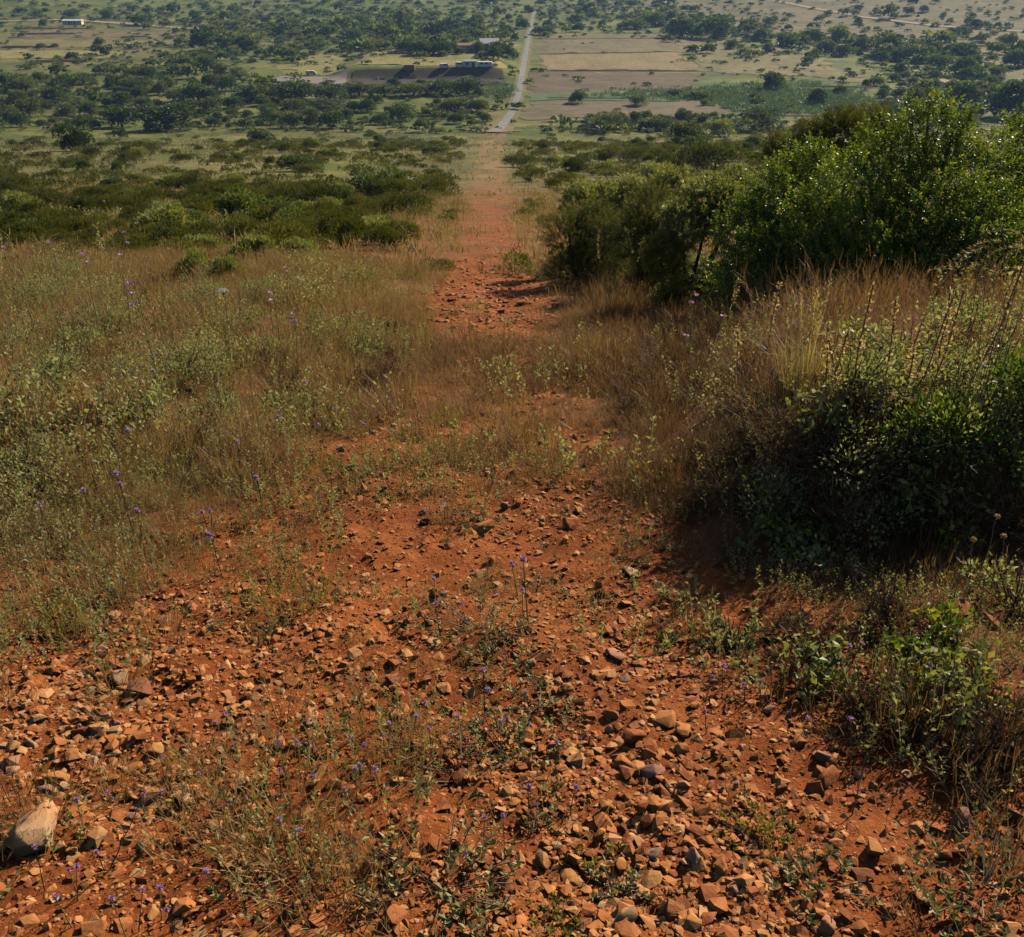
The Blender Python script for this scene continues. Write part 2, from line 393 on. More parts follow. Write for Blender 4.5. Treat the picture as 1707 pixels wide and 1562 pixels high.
dry = np.maximum(dry, 0.55 * sm(Y, 14, 20) * (1 - sm(Y, 150, 300)) * vn(X / 9, Y / 22, 15) * 1.5)
dry = np.maximum(dry, 0.35 * sm(Y, 150, 240) * (1 - sm(Y, 330, 420)) * vn(X / 30, Y / 40, 16) * 1.3)
ca = me.attributes.new('zone', 'FLOAT_COLOR', 'POINT')
ca.data.foreach_set('color', np.stack([dm, np.clip(dry, 0, 1), farv, np.ones_like(dm)], -1).astype(np.float32).ravel())
me.materials.append(M_GROUND)
tag(obj('ground', me), kind='structure')
del X, Y, Z, PX, PYY, dm, D_, farv, dry, q, idx

def sheet(name, corners, mat, off=0.12, n=70, rag=0.022, kind='structure'):
    """a field draped on the land; corners TL, TR, BR, BL as seen"""
    P = [at(*c)[:2] for c in corners]
    u = np.linspace(0, 1, n); U, Vv = np.meshgrid(u, u)
    def blend(k): return P[0][k] * (1 - U) * (1 - Vv) + P[1][k] * U * (1 - Vv) + P[2][k] * U * Vv + P[3][k] * (1 - U) * Vv
    x, y = blend(0), blend(1)
    L = abs(P[1][0] - P[0][0]) + abs(P[0][1] - P[3][1])
    ed = np.maximum(np.maximum(1 - U * 8, U * 8 - 7), np.maximum(1 - Vv * 8, Vv * 8 - 7)).clip(0, 1)
    x = x + ed * L * rag * (vn(x / 6, y / 6, 21) - 0.5) * 3; y = y + ed * L * rag * (vn(x / 6, y / 6, 22) - 0.5) * 3
    z = ground(x, y) + off
    V = np.stack([x, y, z], -1).reshape(-1, 3); i = np.arange(n * n).reshape(n, n)
    a, b, c, d = i[:-1, :-1].ravel(), i[:-1, 1:].ravel(), i[1:, 1:].ravel(), i[1:, :-1].ravel()
    F = np.concatenate([np.stack([a, d, c], 1), np.stack([a, c, b], 1)])
    return tag(obj(name, make_mesh(name, V, F, None, [mat], None, True)), kind=kind)

FM = {k: fieldmat('field_' + k, *v) for k, v in {
    'tan': ((0.098, 0.080, 0.042), (0.17, 0.132, 0.070), 0.08, (1, .5, 1)),
    'bright': ((0.145, 0.108, 0.054), (0.225, 0.17, 0.088), 0.10, (1, .5, 1)),
    'wide': ((0.10, 0.096, 0.036), (0.20, 0.162, 0.072), 0.05, (1, .6, 1)),
    'ploughed': ((0.075, 0.058, 0.036), (0.14, 0.108, 0.068), 0.07, (.6, 1.3, 1)),
    'ploughed_low': ((0.085, 0.07, 0.04), (0.165, 0.125, 0.08), 0.07, (.6, 1.3, 1)),
    'meadow': ((0.115, 0.115, 0.035), (0.25, 0.215, 0.085), 0.07, (1, .6, 1)),
    'reed': ((0.045, 0.088, 0.035), (0.095, 0.135, 0.06), 0.06, (1, 1, 1)),
    'gravel': ((0.155, 0.135, 0.13), (0.23, 0.20, 0.195), 0.2, (1, 1, 1)),
    'strip': ((0.10, 0.098, 0.034), (0.18, 0.15, 0.06), 0.15, (1, 1, 1)),
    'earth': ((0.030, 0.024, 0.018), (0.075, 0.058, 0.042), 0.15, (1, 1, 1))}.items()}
for nm, c, m, o in [
    ('field', [(902, 58), (1178, 55), (1245, 86), (897, 90)], 'tan', .10),
    ('field', [(908, 91), (1128, 88), (1172, 117), (904, 117)], 'bright', .14),
    ('field', [(1134, 72), (1345, 86), (1440, 136), (1168, 118)], 'wide', .12),
    ('field', [(880, 121), (1182, 121), (1160, 157), (876, 161)], 'ploughed', .12),
    ('field', [(890, 168), (1180, 170), (1245, 193), (862, 199)], 'ploughed_low', .14),
    ('meadow', [(478, 88), (838, 96), (838, 114), (470, 124)], 'meadow', .12),
    ('reed_ground', [(1150, 136), (1320, 140), (1500, 188), (1235, 190)], 'reed', .18),
    ('reed_ground', [(880, 158), (1180, 148), (1220, 170), (878, 167)], 'reed', .16),
    ('gravel_lot', [(462, 127), (584, 121), (576, 141), (434, 140)], 'gravel', .2),
    ('field', [(40, 50), (310, 54), (300, 64), (20, 62)], 'tan', .12),
    ('field', [(10, 66), (290, 68), (280, 80), (0, 80)], 'wide', .12),
    ('field', [(-10, 84), (200, 86), (190, 96), (-20, 98)], 'meadow', .12)]:
    sheet(nm, c, FM[m], o)

def ribbon(name, pts, widths, mat, off=0.22, thick=0.0):
    P = np.array([at(*p)[:2] for p in pts]); n = 140
    s = np.concatenate([[0], np.cumsum(np.linalg.norm(np.diff(P, axis=0), axis=1))]); t = np.linspace(0, s[-1], n)
    c = np.stack([np.interp(t, s, P[:, 0]), np.interp(t, s, P[:, 1])], 1)
    for _ in range(6): c[1:-1] = (c[:-2] + c[1:-1] * 2 + c[2:]) / 4
    w = np.interp(t, s, widths) * (1 + 0.06 * (vn(t / 7, t * 0, 31) - 0.5))
    tg = unit(np.gradient(c, axis=0)); nr = np.stack([-tg[:, 1], tg[:, 0]], 1)
    k = 5; f = np.linspace(-.5, .5, k)
    xy = c[:, None] + nr[:, None] * (w[:, None, None] * f[None, :, None])
    z = ground(xy[..., 0], xy[..., 1]) + off + 0.05 * (1 - (2 * f[None]) ** 2)
    V = np.concatenate([xy, z[..., None]], -1).reshape(-1, 3); i = np.arange(n * k).reshape(n, k)
    a, b, cc, d = i[:-1, :-1].ravel(), i[:-1, 1:].ravel(), i[1:, 1:].ravel(), i[1:, :-1].ravel()
    F = np.concatenate([np.stack([a, b, cc], 1), np.stack([a, cc, d], 1)])
    return tag(obj(name, make_mesh(name, V, F, None, [mat], None, True)), kind='structure')
ROADPX = [(891, 18), (887, 34), (881, 62), (876, 92), (869, 130), (864, 158), (856, 182), (845, 200), (833, 214), (824, 222)]
ribbon('road_verge', ROADPX, [4, 4.6, 5, 5, 4.8, 4.8, 5, 6, 8, 10], FM['strip'], .17)
ribbon('road', ROADPX, [1.9, 2.1, 2.3, 2.4, 2.4, 2.4, 2.5, 2.7, 3.3, 4.4], fieldmat('road_concrete', (0.148, 0.15, 0.155), (0.205, 0.207, 0.212), 0.25), .27)
ribbon('dirt_road', [(772, 217), (800, 219), (830, 220), (870, 219)], [1.2, 3.5, 4, 1.2], fieldmat('pale_dirt', (0.19, 0.115, 0.065), (0.27, 0.175, 0.105), 0.3), .30)
ribbon('dirt_road', [(1525, 118), (1580, 138), (1612, 152)], [3, 4, 4], fieldmat('pale_track', (0.24, 0.18, 0.12), (0.34, 0.26, 0.18), 0.2), .30)
ribbon('dirt_road', [(1290, 2), (1430, 28), (1560, 44), (1720, 54)], [4, 5, 5, 5], bpy.data.materials['pale_track'], .30)
ribbon('dirt_road', [(0, 36), (110, 33), (240, 42), (330, 50), (390, 62)], [5, 7, 7, 6, 4], bpy.data.materials['pale_track'], .30)

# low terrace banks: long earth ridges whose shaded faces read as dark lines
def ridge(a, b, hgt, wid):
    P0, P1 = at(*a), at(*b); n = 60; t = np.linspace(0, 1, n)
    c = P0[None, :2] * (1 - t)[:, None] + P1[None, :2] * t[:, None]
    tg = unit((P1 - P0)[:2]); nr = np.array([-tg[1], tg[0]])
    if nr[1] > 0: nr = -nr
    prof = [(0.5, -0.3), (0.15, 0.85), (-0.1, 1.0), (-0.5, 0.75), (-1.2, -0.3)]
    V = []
    for i in range(n):
        hh = .6 * hgt * (0.75 + 0.5 * vn(c[i, 0] / 5, c[i, 1] / 5, 41)) * min(1, 12 * t[i], 12 * (1 - t[i]))
        for (u, v) in prof:
            x, y = c[i] + nr * wid * u
            V.append((x, y, float(ground(x, y)) + hh * v))
    k = len(prof); F = []
    for i in range(n - 1):
        for j in range(k - 1):
            p = i * k + j; F += [[p, p + 1, p + k + 1], [p, p + k + 1, p + k]]
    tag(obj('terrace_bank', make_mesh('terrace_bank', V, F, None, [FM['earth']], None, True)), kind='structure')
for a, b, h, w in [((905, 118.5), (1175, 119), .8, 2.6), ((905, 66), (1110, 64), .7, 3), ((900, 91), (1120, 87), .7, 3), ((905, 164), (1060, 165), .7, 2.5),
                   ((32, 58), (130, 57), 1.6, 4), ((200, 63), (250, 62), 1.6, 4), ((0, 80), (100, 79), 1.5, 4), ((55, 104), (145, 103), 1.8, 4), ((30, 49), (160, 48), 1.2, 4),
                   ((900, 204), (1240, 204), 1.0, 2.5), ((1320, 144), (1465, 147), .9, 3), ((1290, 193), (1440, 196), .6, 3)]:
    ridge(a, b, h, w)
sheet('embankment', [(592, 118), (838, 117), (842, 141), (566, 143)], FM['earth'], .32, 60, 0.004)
def blob(px, py, cx, cy, rx, ry): return np.exp(-((px - cx) / rx) ** 2 - ((py - cy) / ry) ** 2)
# ------------------------------------------------------------------ words that place a thing beside a landmark
def word_dir(dx, dy, near):
    if near: return 'right beside'
    if abs(dx) > 1.6 * abs(dy): return 'left of' if dx < 0 else 'right of'
    return 'behind' if dy < 0 else 'in front of'
_used = set()
def place_label(head, px, py, marks, most=16):
    """head + where it lies by the nearest landmarks; tries further landmarks until no other thing has the label"""
    ms = sorted(marks, key=lambda m: math.hypot(px - m[1], 1.6 * (py - m[2])))
    tries = []
    for m in ms[:4]:
        d = math.hypot(px - m[1], py - m[2])
        if d > 3: tries.append(f"{head} {word_dir(px - m[1], py - m[2], d < 34)} the {m[0]}")
    for i in range(3):
        for j in range(i + 1, 4):
            a, b = ms[i], ms[j]
            tries.append(f"{head} {word_dir(px - a[1], py - a[2], 0)} the {a[0]} and {word_dir(px - b[1], py - b[2], 0)} the {b[0]}")
    for t in tries:
        if len(t.split()) <= most and t.lower() not in _used:
            _used.add(t.lower()); return t
    return min(tries, key=lambda t: len(t.split()))

# ------------------------------------------------------------------ stones
def stone_mesh(seed, flat=1.0, npts=16, bev=0.07):
    r = np.random.default_rng(seed); bm = bmesh.new()
    P = unit(r.normal(size=(npts, 3))) * r.uniform(0.72, 1.05, (npts, 1)); P[:, 2] *= flat; P[:, 1] *= r.uniform(.7, .95)
    for p in P: bm.verts.new(p * 0.5)
    bmesh.ops.convex_hull(bm, input=list(bm.verts), use_existing_faces=False)
    bmesh.ops.delete(bm, geom=[v for v in bm.verts if not v.link_faces], context='VERTS')
    bmesh.ops.dissolve_limit(bm, angle_limit=R(14), verts=list(bm.verts), edges=list(bm.edges))
    bmesh.ops.bevel(bm, geom=list(bm.edges), offset=bev * 0.5, segments=2, profile=0.6, affect='EDGES', clamp_overlap=True)
    bmesh.ops.triangulate(bm, faces=list(bm.faces))
    bmesh.ops.subdivide_edges(bm, edges=[e for e in bm.edges if e.calc_length() > 0.16], cuts=1)
    bmesh.ops.triangulate(bm, faces=list(bm.faces))
    for v in bm.verts:
        c = v.co; n = (vn(c.x * 5 + seed, c.y * 5 + c.z * 4, 51) - 0.5) * 0.06 + (vn(c.x * 13, c.y * 13 + c.z * 11, 52) - 0.5) * 0.03
        v.co = c * (1 + float(n))
    me = bpy.data.meshes.new('stone'); bm.to_mesh(me); bm.free()
    me.polygons.foreach_set('use_smooth', np.ones(len(me.polygons), bool)); me.materials.append(M_STONE); 
    me.set_sharp_from_angle(angle=R(38)); return me
STONES = [stone_mesh(100 + i, f) for i, f in enumerate([.8, .7, .6, .75, .9, .65, .55, .8, .7, .6])]
FLATS = [stone_mesh(140 + i, f) for i, f in enumerate([.35, .3, .4, .28])]
BOULDER = [stone_mesh(171, .74, 30, .05)]
SCOL = {'rust red': (.21, .060, .020), 'orange': (.36, .150, .046), 'pale tan': (.44, .30, .17), 'mauve grey': (.23, .155, .13), 'dark brown': (.095, .045, .03),
        'grey': (.20, .165, .15), 'pinkish': (.36, .19, .115), 'ochre': (.38, .20, .07)}
MARKS = [('big pale boulder', 62, 1385), ('mauve block on the stony strip', 1086, 1288), ('rust block casting a deep shadow', 1375, 1295), ('upright mauve slab', 1598, 1360),
         ('pale tan slab at the bottom edge', 1041, 1525), ('mossy yellow green cushion', 490, 980), ('trailing grey sage', 800, 1060), ('purple flower patch', 690, 1250), ('fleshy green rosette', 1270, 1385),
         ('dark hollow under the bank', 1230, 920), ('leaning dark slab', 234, 1150), ('leafy sage at the bottom', 720, 1465), ('grass with purple flowers', 330, 1350), ('bramble shoots', 1560, 1085), ('rust cobble by the wispy plant', 780, 782)]
HERO = {(62, 1385): 'big pale tan boulder with a sunlit top and grey shaded side', (1086, 1288): 'blocky mauve stone with a flat sunlit top on the stony strip',
        (1375, 1295): 'large rust red block casting a deep shadow over the dirt', (1598, 1360): 'upright mauve grey slab standing at the edge of dry tangled weeds',
        (1041, 1525): 'pale tan slab standing near the bottom edge among orange cobbles', (234, 1150): 'dark brown slab leaning on the reddish gravel left of the cushion plant',
        (1055, 1230): 'dark rust wedge rising behind the blocky mauve stone', (1106, 1200): 'flat orange flagstone lying above the dark rust wedge', (780, 780): 'rust cobble lying beside the wispy grey plant up the track',
        (1088, 1423): 'thin flat grey slate among orange cobbles', (586, 780): 'pale stone lying beside the yellow green tuft up the track', (1055, 954): 'pale flat stone at the edge of the bank shadow'}
LIST = [(62,1385,112,74,'pale tan',0),(97,1295,54,32,'ochre',0),(77,1316,37,24,'grey',0),(20,1268,46,30,'mauve grey',0),(122,1261,38,30,'ochre',0),(165,1245,26,22,'orange',0),(173,1223,30,19,'orange',0),(137,1220,40,32,'dark brown',0),
 (65,1198,35,26,'pale tan',0),(50,1237,30,20,'pale tan',0),(194,1205,22,19,'grey',0),(201,1128,38,30,'pale tan',0),(234,1150,58,30,'dark brown',1),(212,1169,32,19,'dark brown',0),(259,1252,45,26,'ochre',0),(428,1151,24,24,'dark brown',0),
 (439,1131,32,20,'rust red',0),(511,1360,54,34,'orange',0),(216,1323,34,28,'ochre',0),(252,1327,44,30,'pinkish',0),(167,1083,28,14,'pinkish',1),(424,1070,26,16,'pinkish',0),(160,1543,64,38,'orange',0),
 (1086,1288,50,44,'mauve grey',0),(1039,1273,36,34,'orange',0),(1055,1230,48,48,'rust red',0),(1106,1200,50,30,'orange',1),(1140,1219,37,27,'orange',0),(1028,1095,44,22,'pinkish',1),(1000,1392,30,28,'orange',0),(904,1433,36,34,'ochre',0),
 (955,1432,34,40,'ochre',0),(1088,1423,40,18,'grey',1),(1041,1525,50,58,'pale tan',0),(1034,1442,42,42,'orange',0),(982,1424,30,32,'rust red',0),(1084,1468,46,22,'ochre',1),(957,1471,34,18,'ochre',1),(1071,1345,34,34,'rust red',0),
 (1003,1511,24,22,'pale tan',0),(1126,1511,47,32,'orange',0),(964,1529,27,24,'rust red',0),(886,1106,20,22,'pale tan',0),(1000,1130,28,18,'orange',0),(1018,1190,30,28,'orange',0),(1010,1345,30,28,'orange',0),
 (1375,1295,60,50,'rust red',0),(1370,1261,44,28,'grey',0),(1598,1360,62,78,'mauve grey',0),(1450,1410,47,36,'ochre',0),(1157,1430,40,36,'mauve grey',0),(1202,1446,38,32,'orange',0),(1136,1216,38,22,'orange',1),(1137,1248,32,24,'orange',0),
 (1155,1151,28,20,'orange',1),(1139,1309,30,24,'pinkish',0),(1229,1307,26,20,'grey',0),(1539,1496,52,26,'ochre',1),(1686,1543,52,30,'ochre',0),(1377,1543,52,46,'pinkish',0),(1182,1532,40,30,'rust red',0),(1690,1360,44,44,'dark brown',0),
 (1593,1020,62,30,'rust red',0),(1650,1036,47,38,'rust red',0),(780,780,33,29,'rust red',0),(586,780,24,22,'pale tan',0),(951,874,37,29,'rust red',0),(806,881,47,27,'orange',1),(708,870,24,20,'dark brown',0),(844,844,26,20,'pinkish',0),
 (963,851,22,20,'ochre',0),(1055,954,42,26,'pale tan',1),(998,975,20,22,'orange',0),(724,994,22,24,'rust red',0),(1024,801,32,14,'pinkish',1),(1112,782,76,44,'dark brown',0),(1320,545,50,34,'grey',0),(840,520,26,18,'rust red',0),(870,505,22,16,'orange',0),
 (895,535,24,15,'rust red',0),(655,1105,34,26,'rust red',0),(655,1130,38,24,'dark brown',0),(1330,1235,30,22,'orange',0),(880,1240,30,26,'orange',0),(1220,1480,30,26,'mauve grey',0),(1310,1450,28,22,'orange',0),(600,1330,32,22,'orange',0)]
DIRTG = 'stones lying on the red track'
stone_xy = []
first = {}
def put_stone(p, wpx, hpx, cname, flat, jitter=0.08, up=None):
    ms = BOULDER if wpx > 100 else (FLATS if flat else STONES)
    k = int(rng.integers(len(ms))); s = px_size(p)
    o = bpy.data.objects.new('stone', ms[k]); col.objects.link(o)
    wm = wpx * s * 1.12; hm = hpx * s
    if flat: sz = wm * 1.0; sc = (wm * 1.05, wm * rng.uniform(.8, 1.1), wm)
    else:
        sz = hm * 1.15; sc = (wm, wm * rng.uniform(.75, 1.0), np.clip(sz, 0.5 * wm, 1.15 * wm))
    o.scale = sc; o.rotation_euler = (rng.normal(0, .22), rng.normal(0, .22), rng.uniform(0, 6.28))
    o.location = (p[0], p[1], float(ground(p[0], p[1])) + sc[2] * (0.16 if flat else 0.2))
    c = np.array(SCOL[cname]) * rng.uniform(.85, 1.15); o.color = (*c, 1)
    stone_xy.append((p[0], p[1], wm / 2)); return o
for (px, py, w_, h_, cn, fl) in LIST:
    p = at(px, py + h_ * 0.18)
    o = put_stone(p, w_, h_, cn, fl)
    size = 'big' if w_ > 49 else ('fist sized' if w_ > 33 else 'small')
    lab = HERO.get((px, py)) or place_label(f"{size} {'flat ' if fl else ''}{cn} stone", px, py, [m for m in MARKS])
    tag(o, lab, 'stone', DIRTG)
# loose cobbles of the track, too alike to tell apart one by one
def stone_density(px, py):
    d = 0.25 + 0 * px
    for (cx, cy, rx, ry, k) in [(110, 1230, 200, 150, 1.6), (1080, 1320, 210, 260, 1.7), (900, 870, 230, 90, 1.3), (250, 1060, 180, 90, .9), (1300, 1480, 250, 120, .9), (1000, 1050, 160, 120, .7), (860, 510, 80, 40, 1.4), (620, 950, 220, 150, .9), (560, 1130, 200, 90, .6), (760, 820, 200, 60, .6)]:
        d = d + k * np.exp(-((px - cx) / rx) ** 2 - ((py - cy) / ry) ** 2)
    return d
def scatter(n, ymin, ymax, dens, spread=0.72, power=1.0):
    """random ground points inside the view wedge, thinned by dens(px, py, x, y) in 0..1"""
    mg = .35 if ymax > 70 or spread < .4 else 1.25; ym = .6 * ymax; n = int(n * (spread * ym + mg) / (spread * ym + .35))
    y = np.exp(rng.uniform(np.log(ymin), np.log(ymax), n)) if power == 1.0 else (rng.uniform(ymin ** power, ymax ** power, n)) ** (1 / power)
    x = rng.uniform(-1, 1, n) * (spread * y + mg)
    z = ground(x, y); px, py = proj(x, y, z)
    k = rng.uniform(0, 1, n) < dens(px, py, x, y)
    return np.stack([x, y, z], 1)[k], px[k], py[k]
P, px, py = scatter(4000, 1.35, 9.5, lambda a, b, x, y: 0.4 * stone_density(a, b) * np.clip(dirtmask(a, b, x, y), 0, 1) * (a > 0) * (a < 1700) * (b < 1540), 0.62)
n_c = 0
for p, a, b in zip(P, px, py):
    if n_c >= 300 - len(LIST): break
    if any((p[0] - s[0]) ** 2 + (p[1] - s[1]) ** 2 < (s[2] + .02) ** 2 for s in stone_xy): continue
    cn = rng.choice(['rust red', 'orange', 'ochre', 'pinkish', 'mauve grey', 'dark brown', 'pale tan'], p=[.27, .28, .17, .12, .06, .06, .04]); fl = int(rng.uniform() < .22)
    wm = rng.uniform(.025, .048) if p[1] < 4 else rng.uniform(.035, .07); wp = wm / px_size(p)
    o = put_stone(p, wp, wp * rng.uniform(.55, .85), cn, fl)
    tag(o, place_label(f"{'flat ' if fl else ''}{cn} {'pebble' if wp < 22 else 'cobble'} in the dirt", a, b, MARKS), 'stone', DIRTG); n_c += 1

# gravel: everything smaller, one mass
def pebble(seed, npts):
    r = np.random.default_rng(seed); bm = bmesh.new()
    P = unit(r.normal(size=(npts, 3))) * r.uniform(.75, 1, (npts, 1)) * .5; P[:, 2] *= r.uniform(.45, .85)
    for p in P: bm.verts.new(p)
    bmesh.ops.convex_hull(bm, input=list(bm.verts), use_existing_faces=False)
    bmesh.ops.delete(bm, geom=[v for v in bm.verts if not v.link_faces], context='VERTS'); bmesh.ops.triangulate(bm, faces=list(bm.faces))
    bm.verts.index_update(); V = np.array([v.co[:] for v in bm.verts]); F = np.array([[v.index for v in f.verts] for f in bm.faces]); bm.free()
    return V, F, np.zeros(len(V)), np.zeros(len(F), int)
PEB = [pebble(200 + i, 14) for i in range(10)]; GRIT = [pebble(230 + i, 8) for i in range(6)]
g = G()
P, px, py = scatter(165000, 1.25, 18, lambda a, b, x, y: np.clip(0.30 + 0.5 * stone_density(a, b), 0, 1) * np.clip(dirtmask(a, b, x, y) * 1.1 - .02, 0, 1) * np.clip(.15 + 1.5 * vn(x * 2.2, y * 2.2, 61), 0, 1.2))
n = len(P); s = np.minimum(0.006 + rng.exponential(.0118, n), .07) * np.interp(P[:, 1], [4, 6, 11, 18], [1, 1.5, 1.9, 2.6])
P[:, 2] += s * rng.uniform(-.12, .12, n)
bake(PEB, rng.integers(0, len(PEB), n), P, rng.uniform(0, 6.28, n), np.stack([s, s * rng.uniform(.6, 1.1, n)], 1), np.clip(rng.beta(1.8, 1.7, n) + .22 * blob(px, py, 90, 1260, 220, 160), 0, 1), g, rng.normal(0, .25, (n, 2)))
P, px, py = scatter(110000, 1.25, 7.5, lambda a, b, x, y: np.clip(.25 + .3 * stone_density(a, b), 0, 1) * np.clip(dirtmask(a, b, x, y) * 1.1, 0, 1))
n = len(P); s = rng.uniform(.003, .011, n)
bake(GRIT, rng.integers(0, len(GRIT), n), P, rng.uniform(0, 6.28, n), s, np.clip(rng.beta(2, 3, n), 0, 1), g)
P, px, py = scatter(9000, 9, 90, lambda a, b, x, y: np.clip(dirtmask(a, b, x, y), 0, 1) * .7, 0.2)
n = len(P); s = rng.uniform(.03, .09, n) * (1 + P[:, 1] / 60)
bake(GRIT, rng.integers(0, len(GRIT), n), P, rng.uniform(0, 6.28, n), s, np.clip(rng.beta(2, 3, n), 0, 1), g)
tag(obj('gravel', g.mesh('gravel', [M_GRAVEL])), kind='stuff')

# ------------------------------------------------------------------ prototypes of ground cover
def P_grass(nb, r, h0, h1, w, lean=.35, bend=.6, t0=.35, t1=.75):
    g = G(); rr = r * np.sqrt(rng.uniform(0, 1, nb)); th = rng.uniform(0, 6.28, nb)
    P = np.stack([rr * np.cos(th), rr * np.sin(th), np.full(nb, -.01)], 1)
    blades(P, th + rng.normal(0, .9, nb), np.abs(rng.normal(0, lean, nb)), rng.uniform(h0, h1, nb), w * rng.uniform(.7, 1.3, nb), rng.normal(bend, .4, nb), rng.uniform(t0, t1, nb), g)
    return g.out()
def P_wiry(nb, r, h, w, t0=.75, t1=1.0):
    """wiry dry cushion: stiff twigs that fork"""
    g = G(); th = rng.uniform(0, 6.28, nb); rr = r * .35 * np.sqrt(rng.uniform(0, 1, nb))
    P = np.stack([rr * np.cos(th), rr * np.sin(th), np.full(nb, -.01)], 1); ln = rng.uniform(.15, 1.2, nb); L = h * rng.uniform(.6, 1.1, nb); tt = rng.uniform(t0, t1, nb)
    blades(P, th, ln, L, np.full(nb, w), rng.normal(0, .3, nb), tt, g)
    D = np.stack([np.cos(th) * np.sin(ln), np.sin(th) * np.sin(ln), np.cos(ln)], 1)
    for k in range(3):
        Q = P + D * (L * rng.uniform(.4, .95, nb))[:, None]
        blades(Q, th + rng.normal(0, 1.2, nb), ln * rng.uniform(.3, 1.3, nb), L * rng.uniform(.2, .45, nb), np.full(nb, w * .7), rng.normal(0, .4, nb), np.clip(tt + rng.normal(-.05, .08, nb), 0, 1), g)
    return g.out()
def P_herb(ns, r, h, ll, lw, t0=.1, t1=.8, nl=9, lean=.5, mstem=True):
    """leafy stems: pairs of small leaves up each stem"""
    g = G()
    for i in range(ns):
        th = rng.uniform(0, 6.28); rr = r * math.sqrt(rng.uniform()) ; b = np.array([rr * math.cos(th), rr * math.sin(th), -.01])
        ln = abs(rng.normal(lean * rr / r, .25)); L = h * rng.uniform(.6, 1.1); tip = b + L * np.array([math.cos(th) * math.sin(ln), math.sin(th) * math.sin(ln), math.cos(ln)])
        k = rng.integers(max(3, nl - 3), nl + 3); t = np.linspace(.2, 1, k); P = b + (tip - b) * t[:, None]; a = np.arange(k) * 2.4 + rng.uniform(0, 6)
        up = rng.uniform(.1, .9, k); D = np.stack([np.cos(a), np.sin(a), up], 1) + (tip - b) / L * .4
        leaves(P, D, ll * rng.uniform(.6, 1.2, k), lw * rng.uniform(.7, 1.2, k), np.clip(rng.uniform(t0, t1) + rng.normal(0, .12, k), 0, 1), g)
        if mstem: blades(b[None], np.array([th]), np.array([ln]), np.array([L * 1.0]), np.array([lw * .18]), np.array([0.]), np.array([.9]), g)
    return g.out()

# masks for the near vegetation (as seen in the photograph)
FOREBLOBS = [(330, 1340, 190, 120, .7), (90, 1490, 170, 90, .6), (740, 1240, 170, 90, .8), (800, 1060, 120, 80, .7), (700, 1470, 170, 80, .6), (490, 985, 90, 50, .5), (1420, 1120, 150, 90, .55), (1600, 1220, 160, 150, .7),
             (1640, 1000, 140, 90, .5), (40, 960, 170, 110, .8), (1270, 1100, 90, 90, .5), (830, 760, 130, 60, .6), (1640, 1450, 120, 80, .5), (200, 880, 260, 90, .6), (1300, 1010, 150, 50, .4), (560, 1210, 120, 60, .35), (300, 1150, 90, 40, .25), (1280, 1385, 60, 35, .4), (480, 1440, 120, 80, .5), (130, 1020, 80, 50, .6), (880, 990, 60, 40, .4), (1060, 880, 60, 60, .35)]
def corridor(px, py):
    l = np.interp(py, DY, DL); r = np.interp(py, DY, DR)
    return sm(px, l - 120, l - 10) * (1 - sm(px, r + 10, r + 90)) * sm(py, 440, 500) * (1 - sm(py, 700, 780))
def vegmask(px, py, x, y):
    d = 1 - 1.05 * dirtmask(px, py, x, y)
    d = np.clip(d, 0, 1)
    for (cx, cy, rx, ry, k) in FOREBLOBS: d = d + k * .62 * blob(px, py, cx, cy, rx, ry)
    d = d + .55 * sm(px, 1720, 1950) + .45 * (1 - sm(px, -260, -20))
    return np.clip(d, 0.03, 1)
def paleleaf(px, py): return np.clip(1.2 * blob(px, py, 330, 590, 330, 130) + .8 * blob(px, py, 60, 780, 200, 120) + 1.0 * blob(px, py, 1600, 640, 190, 75) + .5 * blob(px, py, 1550, 1150, 200, 160) + .35 * blob(px, py, 520, 660, 200, 90), 0, 1)
def brown(px, py): return np.clip(blob(px, py, 1080, 590, 180, 190) + .75 * blob(px, py, 760, 640, 260, 70) + .7 * blob(px, py, 1180, 780, 160, 120) + .7 * blob(px, py, 1600, 1250, 200, 160) + .5 * blob(px, py, 250, 800, 260, 90) + .6 * blob(px, py, 1400, 830, 250, 120) + .4 * blob(px, py, 950, 430, 60, 40), 0, 1)

def sp(x, y): return sm(vn(x * .75, y * .55, 79) + .25 * (vn(x * 2.6, y * 2.6, 80) - .5), .42, .60)
# fine grass, three scales with distance
gg = G()
PA = [P_grass(26, .10, .03, .12, .0022, .5, .7) for _ in range(6)]
PB = [P_grass(26, .15, .06, .24, .0042, .48, .7) for _ in range(6)]
PC = [P_grass(26, .40, .10, .30, .015, .5, .7) for _ in range(6)]
PD = [P_grass(20, 1.3, .20, .50, .075, .6, .7) for _ in range(5)]
def lay(protos, n, y0, y1, dens, tbase, g, s0=.75, s1=1.3, spread=.72, power=2.0, mnd=1.0):
    P, px, py = scatter(n, y0, y1, dens, spread, power); k = len(P)
    t = tbase(px, py, P[:, 0], P[:, 1]) + rng.normal(0, .06, k)
    s = rng.uniform(s0, s1, k) * (.45 + 1.15 * vn(P[:, 0] * 1.7 * mnd + 3, P[:, 1] * 1.5 * mnd, 78)) if mnd else rng.uniform(s0, s1, k)
    bake(protos, rng.integers(0, len(protos), k), P, rng.uniform(0, 6.28, k), s, t, g, rng.normal(0, .05, (k, 2))); return k
